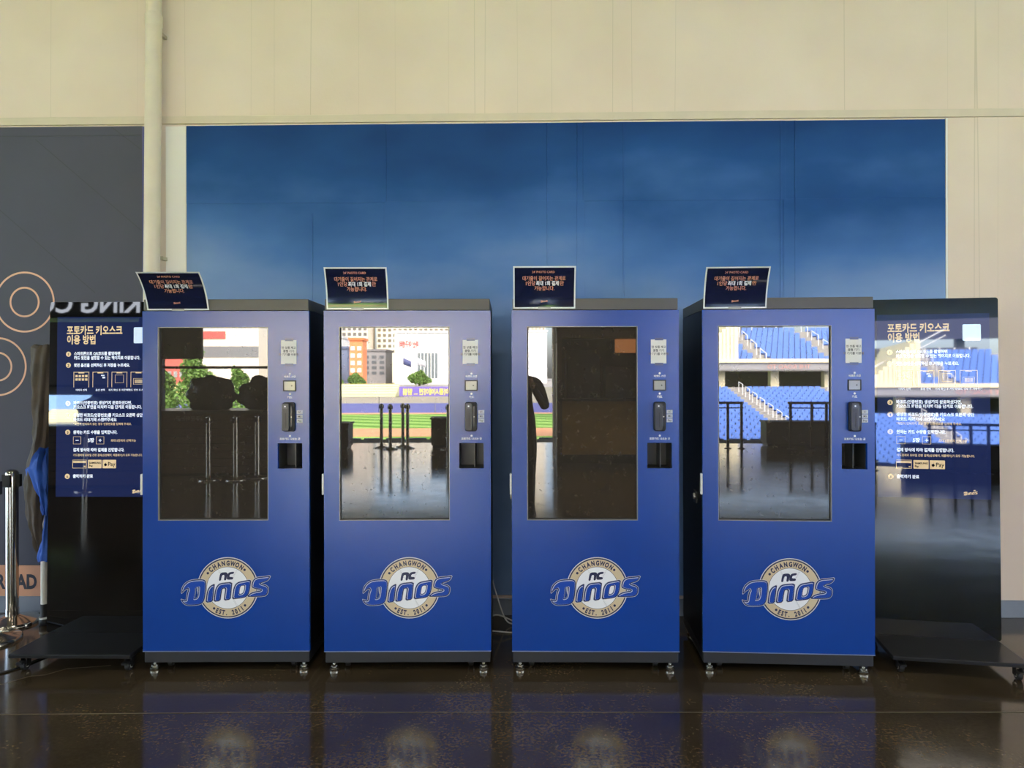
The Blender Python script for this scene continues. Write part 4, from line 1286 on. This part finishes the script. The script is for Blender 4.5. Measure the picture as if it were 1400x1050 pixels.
# terraced seating and the purple banner
tr_ = empty('outfield_terrace', (0, -123, -2.2))
tag(tr_, 'pale stepped terrace above the outfield wall', 'terrace')
for k in range(5):
    s = MB(); s.box(-90, -17.5, -1.4 * (k + 1), -1.4 * k, 0, 0.44 * (k + 1)); s.build('step', M('terrace_cream', (232, 224, 176), 0.8), tr_)
    s = MB(); s.box(-90, -17.5, -1.4 * k - 0.25, -1.4 * k - 0.02, 0.44 * (k + 1), 0.44 * (k + 1) + 0.1); s.build('bench', M('terrace_bench', (206, 190, 110), 0.7), tr_)
bn = empty('purple_banner', (-11.5, -122.4, -2.1))
tag(bn, 'purple banner with yellow letters above the outfield wall', 'banner')
s = MB(); s.box(-5.2, 4.2, -0.1, 0.1, 0, 1.75); s.build('cloth', M('purple_cloth', (122, 104, 188), 0.7), bn)
s = MB(); s.box(4.2, 7.5, -0.1, 0.12, 0, 1.75); s.build('yellow_cloth', M('yellow_cloth', (236, 220, 70), 0.7), bn)
text('이종시에이전 ... 팀팀', 1.25, M('yellow_letters', (240, 226, 90), 0.6), bn, 0, 0, 0, 0.03, 'CENTER', 'banner_lettering', width=8.2)
l_ = [c for c in bn.children if c.name.startswith('banner_lettering')][0]; l_.rotation_euler = (0, 0, R(180)); l_.location = (-0.4, 0.13, 0.35)

# city blocks
def block(name, x, y, w, d, h, rgb, label, nx, nz, win=(96, 104, 108), wz=(0.25, 0.9), fx=0.6, z0=-0.6, rz=0.0, roof=True):
    t = empty(name, (x, y, z0), rz)
    s_ = MB(); s_.box(-w / 2, w / 2, -d, 0, 0, h); s_.build('wall', M('facade_%d_%d_%d' % rgb, rgb, 0.8, var=(0.08, 0.05)), t)
    if roof:
        s_ = MB(); s_.box(-w / 2 - 0.3, w / 2 + 0.3, -d - 0.3, 0.3, h, h + 0.6); s_.build('parapet', M('parapet_%d_%d_%d' % rgb, tuple(max(0, c - 18) for c in rgb), 0.8), t)
    if nx:
        cw, ch = w / nx, h * (wz[1] - wz[0]) / nz
        q = MB()
        for i in range(nx):
            for j in range(nz):
                cx, cz = -w / 2 + (i + 0.5) * cw, h * wz[0] + (j + 0.5) * ch
                q.box(cx - cw * fx / 2, cx + cw * fx / 2, -0.05, 0.12, cz - ch * 0.28, cz + ch * 0.28)
        o = q.build('windows', M('window_%d' % sum(win), win, 0.25), t)
        o['kind'] = 'stuff'
    return tag(t, label, 'building', 'city buildings beyond the outfield')
mall = block('department_store', -19.0, -190, 15, 30, 14.2, (240, 238, 230), 'large white store building with red roof lettering', 0, 0, rz=R(-3))
text('마산 야구센터', 2.0, M('red_letters', (206, 70, 62), 0.6), mall, 0, 0, 0, 0.03, 'CENTER', 'roof_lettering', width=5.2)
l_ = [c for c in mall.children if c.name.startswith('roof_lettering')][0]; l_.rotation_euler = (0, 0, R(180)); l_.location = (-3.6, 0.2, 10.3)
for k in range(6):
    s = MB(); s.box(-1.2 + k * 0.95, -0.55 + k * 0.95, -0.1, 0.15, 1.6, 8.6); s.build('glass_strip', M('store_glass', (112, 124, 128), 0.1), mall)
block('apartment_tower', -28, -250, 26, 20, 34, (236, 228, 204), 'cream apartment tower behind the white store', 14, 12, (120, 112, 96), (0.3, 0.98))
block('apartment_tower', -47, -240, 9, 16, 40, (222, 214, 196), 'narrow beige apartment tower beside the white store', 5, 16, (110, 108, 104), (0.2, 0.98))
block('office_building', -36, -200, 11, 14, 9.5, (150, 148, 146), 'grey office building between the towers', 5, 4, (100, 104, 108))
block('office_building', -49, -195, 14, 14, 13, (235, 233, 226), 'white office building with strip windows', 2, 4, (128, 136, 138), fx=0.92)
block('shop_building', -46, -170, 12, 12, 6.4, (232, 230, 224), 'low white shop building behind the terrace', 6, 2, (104, 106, 106))
block('orange_shop', -33, -168, 3.2, 6, 11, (232, 142, 92), 'slim orange building behind the terrace', 2, 4, (240, 236, 226))
block('blue_roof_hall', -42, -180, 9, 10, 9.4, (112, 124, 150), 'blue grey hall behind the low shop', 0, 0)
block('apartment_tower', 6, -330, 14, 20, 60, (238, 230, 206), 'tall cream apartment tower seen beside the booth', 8, 22, (150, 142, 126), (0.05, 0.98))
block('apartment_tower', 22, -330, 10, 20, 52, (206, 214, 200), 'pale green apartment tower seen beside the booth', 6, 20, (130, 140, 130), (0.05, 0.98))
block('white_hall', 3, -215, 12, 20, 16, (240, 240, 238), 'white hall beyond the outfield, beside the booth', 0, 0)
bb_ = block('office_building', -82, -190, 34, 20, 26, (226, 218, 196), 'broad cream building with a red band behind the trees', 12, 4, (120, 128, 130), (0.62, 0.95))
s = MB(); s.box(-2, 8, 0, 0.3, 12.6, 14.6); s.build('red_band', M('red_band_paint', (196, 88, 80), 0.7), bb_)
s = MB(); s.box(-17, 17, 0, 0.2, 7.5, 10.5); s.build('grey_band', M('grey_band_glass', (120, 122, 122), 0.3), bb_)
block('red_shop', -86, -178, 12, 6, 7.0, (190, 96, 84), 'low red fronted building behind the trees', 8, 1, (150, 150, 146), (0.2, 0.6))
block('office_building', -118, -185, 30, 20, 18, (120, 160, 205), 'pale blue office building at the far end of the outfield', 8, 4, (180, 200, 215))

# trees
def tree(loc, h, w, seed, label, trunk=0.3, rgb=(94, 128, 52)):
    t = empty('tree', loc)
    r_ = np.random.default_rng(seed)
    n = 2600
    u_ = r_.normal(size=(n, 3)); u_ /= np.linalg.norm(u_, axis=1)[:, None]
    rad = r_.random(n) ** 0.4
    zz = u_[:, 2] * rad
    cone = np.clip(1.05 - 0.75 * (zz * 0.5 + 0.5), 0.2, 1)
    c = np.stack([u_[:, 0] * rad * w * cone, u_[:, 1] * rad * w * cone, h * (trunk + (1 - trunk) * (zz * 0.5 + 0.5))], 1)
    c[:, 0] += 0.12 * w * np.sin(c[:, 2] * 2.2); c[:, 1] += 0.12 * w * np.cos(c[:, 2] * 1.7)
    a = r_.normal(size=(n, 3)); a /= np.linalg.norm(a, axis=1)[:, None]
    bb = np.cross(a, r_.normal(size=(n, 3))); bb /= np.linalg.norm(bb, axis=1)[:, None]
    sz = w * 0.07 * (0.6 + r_.random(n))[:, None]
    V = np.concatenate([c - a * sz, c + bb * sz * 0.6, c + a * sz, c - bb * sz * 0.6], 1).reshape(-1, 3)
    me = bpy.data.meshes.new('crown')
    me.from_pydata(V.tolist(), [], [(4 * i, 4 * i + 1, 4 * i + 2, 4 * i + 3) for i in range(n)])
    obj('crown', me, M('leaf_%d_%d' % rgb[:2], rgb, 0.7, var=(0.8, 0.3)), t)
    s_ = MB(); s_.tube([(0, 0, 0), (0.1, 0, h * 0.4), (0, 0.1, h * 0.8)], [w * 0.08, w * 0.06, w * 0.02], 8); s_.build('trunk', M('bark', (84, 68, 52), 0.9), t)
    return tag(t, label, 'tree', 'trees beyond the outfield')
tree((-30.5, -66, -5), 9.4, 2.5, 1, 'tallest leafy tree mirrored in the kiosk by the poles')
tree((-26.3, -66, -5), 7.6, 2.2, 2, 'shorter leafy tree beside the tallest one')
tree((-34.8, -68, -5), 7.4, 2.4, 3, 'leafy tree behind the grey hanging panel')
tree((-31.5, -135, -0.6), 3.3, 2.6, 4, 'round tree behind the terrace, by the orange building', 0.1)
tree((-40.0, -135, -0.6), 3.6, 3.0, 5, 'round tree behind the terrace, by the low shop', 0.1)
tree((-27.0, -136, -0.6), 2.9, 2.4, 6, 'small round tree before the white store', 0.1)
tree((-15.8, -150, -0.6), 3.4, 3.4, 7, 'low wide tree before the glass strips', 0.1)
# flags before the store
for x, rgb, lab in ((-20.6, (76, 84, 128), 'navy flag on a pole before the white store'), (-17.3, (232, 232, 236), 'white flag on a pole before the glass strips')):
    t = empty('flag', (x, -160, -0.6))
    s = MB(); s.tube([(0, 0, 0), (0, 0, 6.6)], 0.06, 8); s.build('pole', M('flag_pole', (210, 210, 208), 0.4), t)
    v, f = [], []
    for i in range(9):
        q = i / 8
        v += [(0.06 + 1.9 * q, 0.15 * math.sin(q * 7), 6.5 - 0.9 * q), (0.06 + 1.9 * q, 0.15 * math.sin(q * 7), 4.9 - 0.7 * q)]
    for i in range(8):
        f.append((2 * i, 2 * i + 2, 2 * i + 3, 2 * i + 1))
    mb = MB(); mb.add(v, f); o = mb.build('cloth', M('flag_%d' % rgb[0], rgb, 0.7), t, smooth=True)
    so = o.modifiers.new('thick', 'SOLIDIFY'); so.thickness = 0.02
    tag(t, lab, 'flag')

# right-hand stands: lower bowl, upper deck
SEAT = M('blue_seat_plastic', (92, 130, 202), 0.45)
def seat_rows(name, parent, x0, x1, y0, z0, rows_, dy, dz, pitch, mat, aisles=()):
    tv = np.array([(-0.22, 0, 0), (0.22, 0, 0), (0.22, 0.06, 0.02), (-0.22, 0.06, 0.02), (-0.22, 0, 0.46), (0.22, 0, 0.46), (0.22, 0.06, 0.46), (-0.22, 0.06, 0.46),
                   (-0.22, 0.06, 0.10), (0.22, 0.06, 0.10), (0.22, 0.36, 0.14), (-0.22, 0.36, 0.14)])
    tf = [(0, 1, 5, 4), (3, 7, 6, 2), (4, 5, 6, 7), (1, 2, 6, 5), (0, 4, 7, 3), (8, 9, 10, 11)]
    V, F_ = [], []
    nn = 0
    for r_ in range(rows_):
        for x in np.arange(x0, x1, pitch):
            if any(abs(x - a_) < 0.65 for a_ in aisles):
                continue
            V.append(tv + np.array([x, y0 + r_ * dy, z0 + r_ * dz]))
            F_ += [tuple(i + 12 * nn for i in q) for q in tf]
            nn += 1
    me = bpy.data.meshes.new(name); me.from_pydata(np.concatenate(V).tolist(), [], F_)
    o = obj(name, me, mat, parent); o['kind'] = 'stuff'
    return o
CREAM = M('stand_cream', (236, 224, 184), 0.7)
CONC = M('stand_concrete', (150, 148, 142), 0.8)
HAND = M('white_handrail', (226, 226, 222), 0.4)
seat_rows('seats', ns, -30, 30, -0.6, 0.0, 24, -0.85, -0.18, 0.52, SEAT, (-20, -10, 0, 10, 20))
ls = empty('lower_stand', (16, -55, 0), R(-6))
tag(ls, 'lower stand of blue seats descending to the field', 'stand')
for k in range(26):
    s = MB(); s.box(-9, 22, 0.85 * k, 0.85 * (k + 1), -5.2, 0.10 - 0.19 * k); s.build('step', CONC, ls)
seat_rows('seats', ls, -8.8, 21.8, 0.1, 0.10, 26, 0.85, -0.19, 0.52, SEAT, (-3.0, 4.5, 12.0))
for ax in (-3.0, 4.5, 12.0):
    for k in range(0, 26, 2):
        s = MB(); z = 0.10 - 0.19 * k; y = 0.85 * k + 0.3
        s.tube([(ax, y, z), (ax, y, z + 0.85), (ax, y + 1.0, z + 0.65), (ax, y + 1.0, z - 0.2)], 0.035, 6); s.build('handrail', HAND, ls)
s = MB(); s.box(-9, 22, -0.25, 0, 0.0, 0.50); s.build('parapet', CONC, ls)
s = MB(); s.box(-9, 22, -9, -8.6, -0.6, 2.2); s.build('concourse_back_wall', M('concourse_dark_wall', (90, 88, 86), 0.8), ls)  # back wall in one even dark grey
for x in (-4.2, 0.4, 5.0, 10, 15):
    s = MB(); s.box(x - 0.35, x + 0.35, -1.4, -0.7, 0.0, 1.9); s.build('column', CREAM, ls)
s = MB(); s.box(-9, -7.2, -1.4, -0.4, 0.0, 1.9); s.build('end_pier', CREAM, ls)
us = empty('upper_deck', (16, -55, 1.85), R(-6))
tag(us, 'upper deck of blue seats with a grey lettered front', 'stand')
s = MB(); s.box(-9, 22, -9, 0.3, 0, 0.12); s.build('soffit', CONC, us)
s = MB(); s.box(-9, 22, 0.0, 0.3, 0.0, 0.72); s.build('fascia', M('fascia_grey', (150, 150, 150), 0.7), us)
s = MB(); s.box(-9, 22, -0.2, 0.45, 0.72, 1.02); s.build('coping', CREAM, us)
text('THE ROAD TO', 0.50, M('fascia_letters', (198, 150, 140), 0.6), us, 0, 0, 0, 0.01, 'CENTER', 'fascia_lettering', width=3.6)
l_ = [c for c in us.children if c.name.startswith('fascia_lettering')][0]; l_.rotation_euler = (0, 0, R(180)); l_.location = (1.2, 0.33, 0.2)
for k in range(12):
    s = MB(); s.box(-6.5 + 0.32 * k, 22, -0.8 * (k + 1), -0.8 * k, 0.12, 0.55 + 0.30 * k); s.build('step', CONC, us)
    if k:
        s = MB(); s.box(-6.9 + 0.32 * k, -6.5 + 0.32 * k, -0.8 * (k + 1), 0.1, 0.12, 1.15 + 0.30 * k); s.build('stair_wall', CREAM, us)
for k in range(12):
    o = seat_rows('seats', us, -6.0 + 0.32 * k, 21.8, -0.7 - 0.8 * k, 0.55 + 0.30 * k, 1, 1, 0, 0.52, SEAT, (-0.5, 6.0, 12.5))
for ax in (-0.5, 6.0, 12.5):
    for k in range(0, 12, 3):
        s = MB(); z = 0.55 + 0.30 * k; y = -0.8 * k - 0.2
        s.tube([(ax, y, z), (ax, y, z + 0.95), (ax, y - 1.5, z + 1.45), (ax, y - 1.5, z + 0.6)], 0.04, 6); s.build('handrail', HAND, us)
s = MB(); s.tube([(-7.2, 0.2, 1.8), (2.0, -9.6, 6.2)], 0.05, 6); s.build('stair_rail', HAND, us)
s = MB(); s.tube([(-7.2, 0.2, 1.4), (2.0, -9.6, 5.6)], 0.04, 6); s.build('stair_rail', HAND, us)
sf = empty('glass_front', (12.5, -68, -1), R(-6))
tag(sf, 'dark glazed lounge front with white mullions beside the upper deck', 'glazed front')
s = MB(); s.box(-9, 8, -0.3, 0, 0, 7.6); s.build('glazing', M('lounge_glass', (60, 66, 72), 0.08), sf)
for k in range(14):
    s = MB(); s.box(-9 + k * 1.25, -8.9 + k * 1.25, 0, 0.12, 0, 7.6); s.build('mullion', HAND, sf)
s = MB(); s.box(-9, 8, 0, 1.6, 3.0, 5.2); s.build('balcony_wall', CREAM, sf)
tt = empty('stand_roof', (50, -100, 0), R(-4))
tag(tt, 'dark navy roof canopy high above the upper deck', 'roof')
s = MB(); s.box(-45, 70, -6, 0, 15.2, 15.6); s.build('roof_sheet', M('roof_dark', (74, 76, 82), 0.7), tt)
s = MB(); s.box(-45, 70, -0.4, 0, 9.8, 15.2); s.build('fascia', M('fascia_navy', (44, 50, 74), 0.6), tt)
for k in range(19):
    s = MB(); s.box(-44.6 + 6 * k, -44.0 + 6 * k, -5.8, -0.4, 14.4, 15.2); s.build('rafter', M('roof_steel', (96, 98, 104), 0.6), tt)
for k in range(6):
    s = MB(); s.box(-44 + 20 * k, -43 + 20 * k, -3, -2, -0.6, 15.2); s.build('mast', M('roof_steel'), tt)
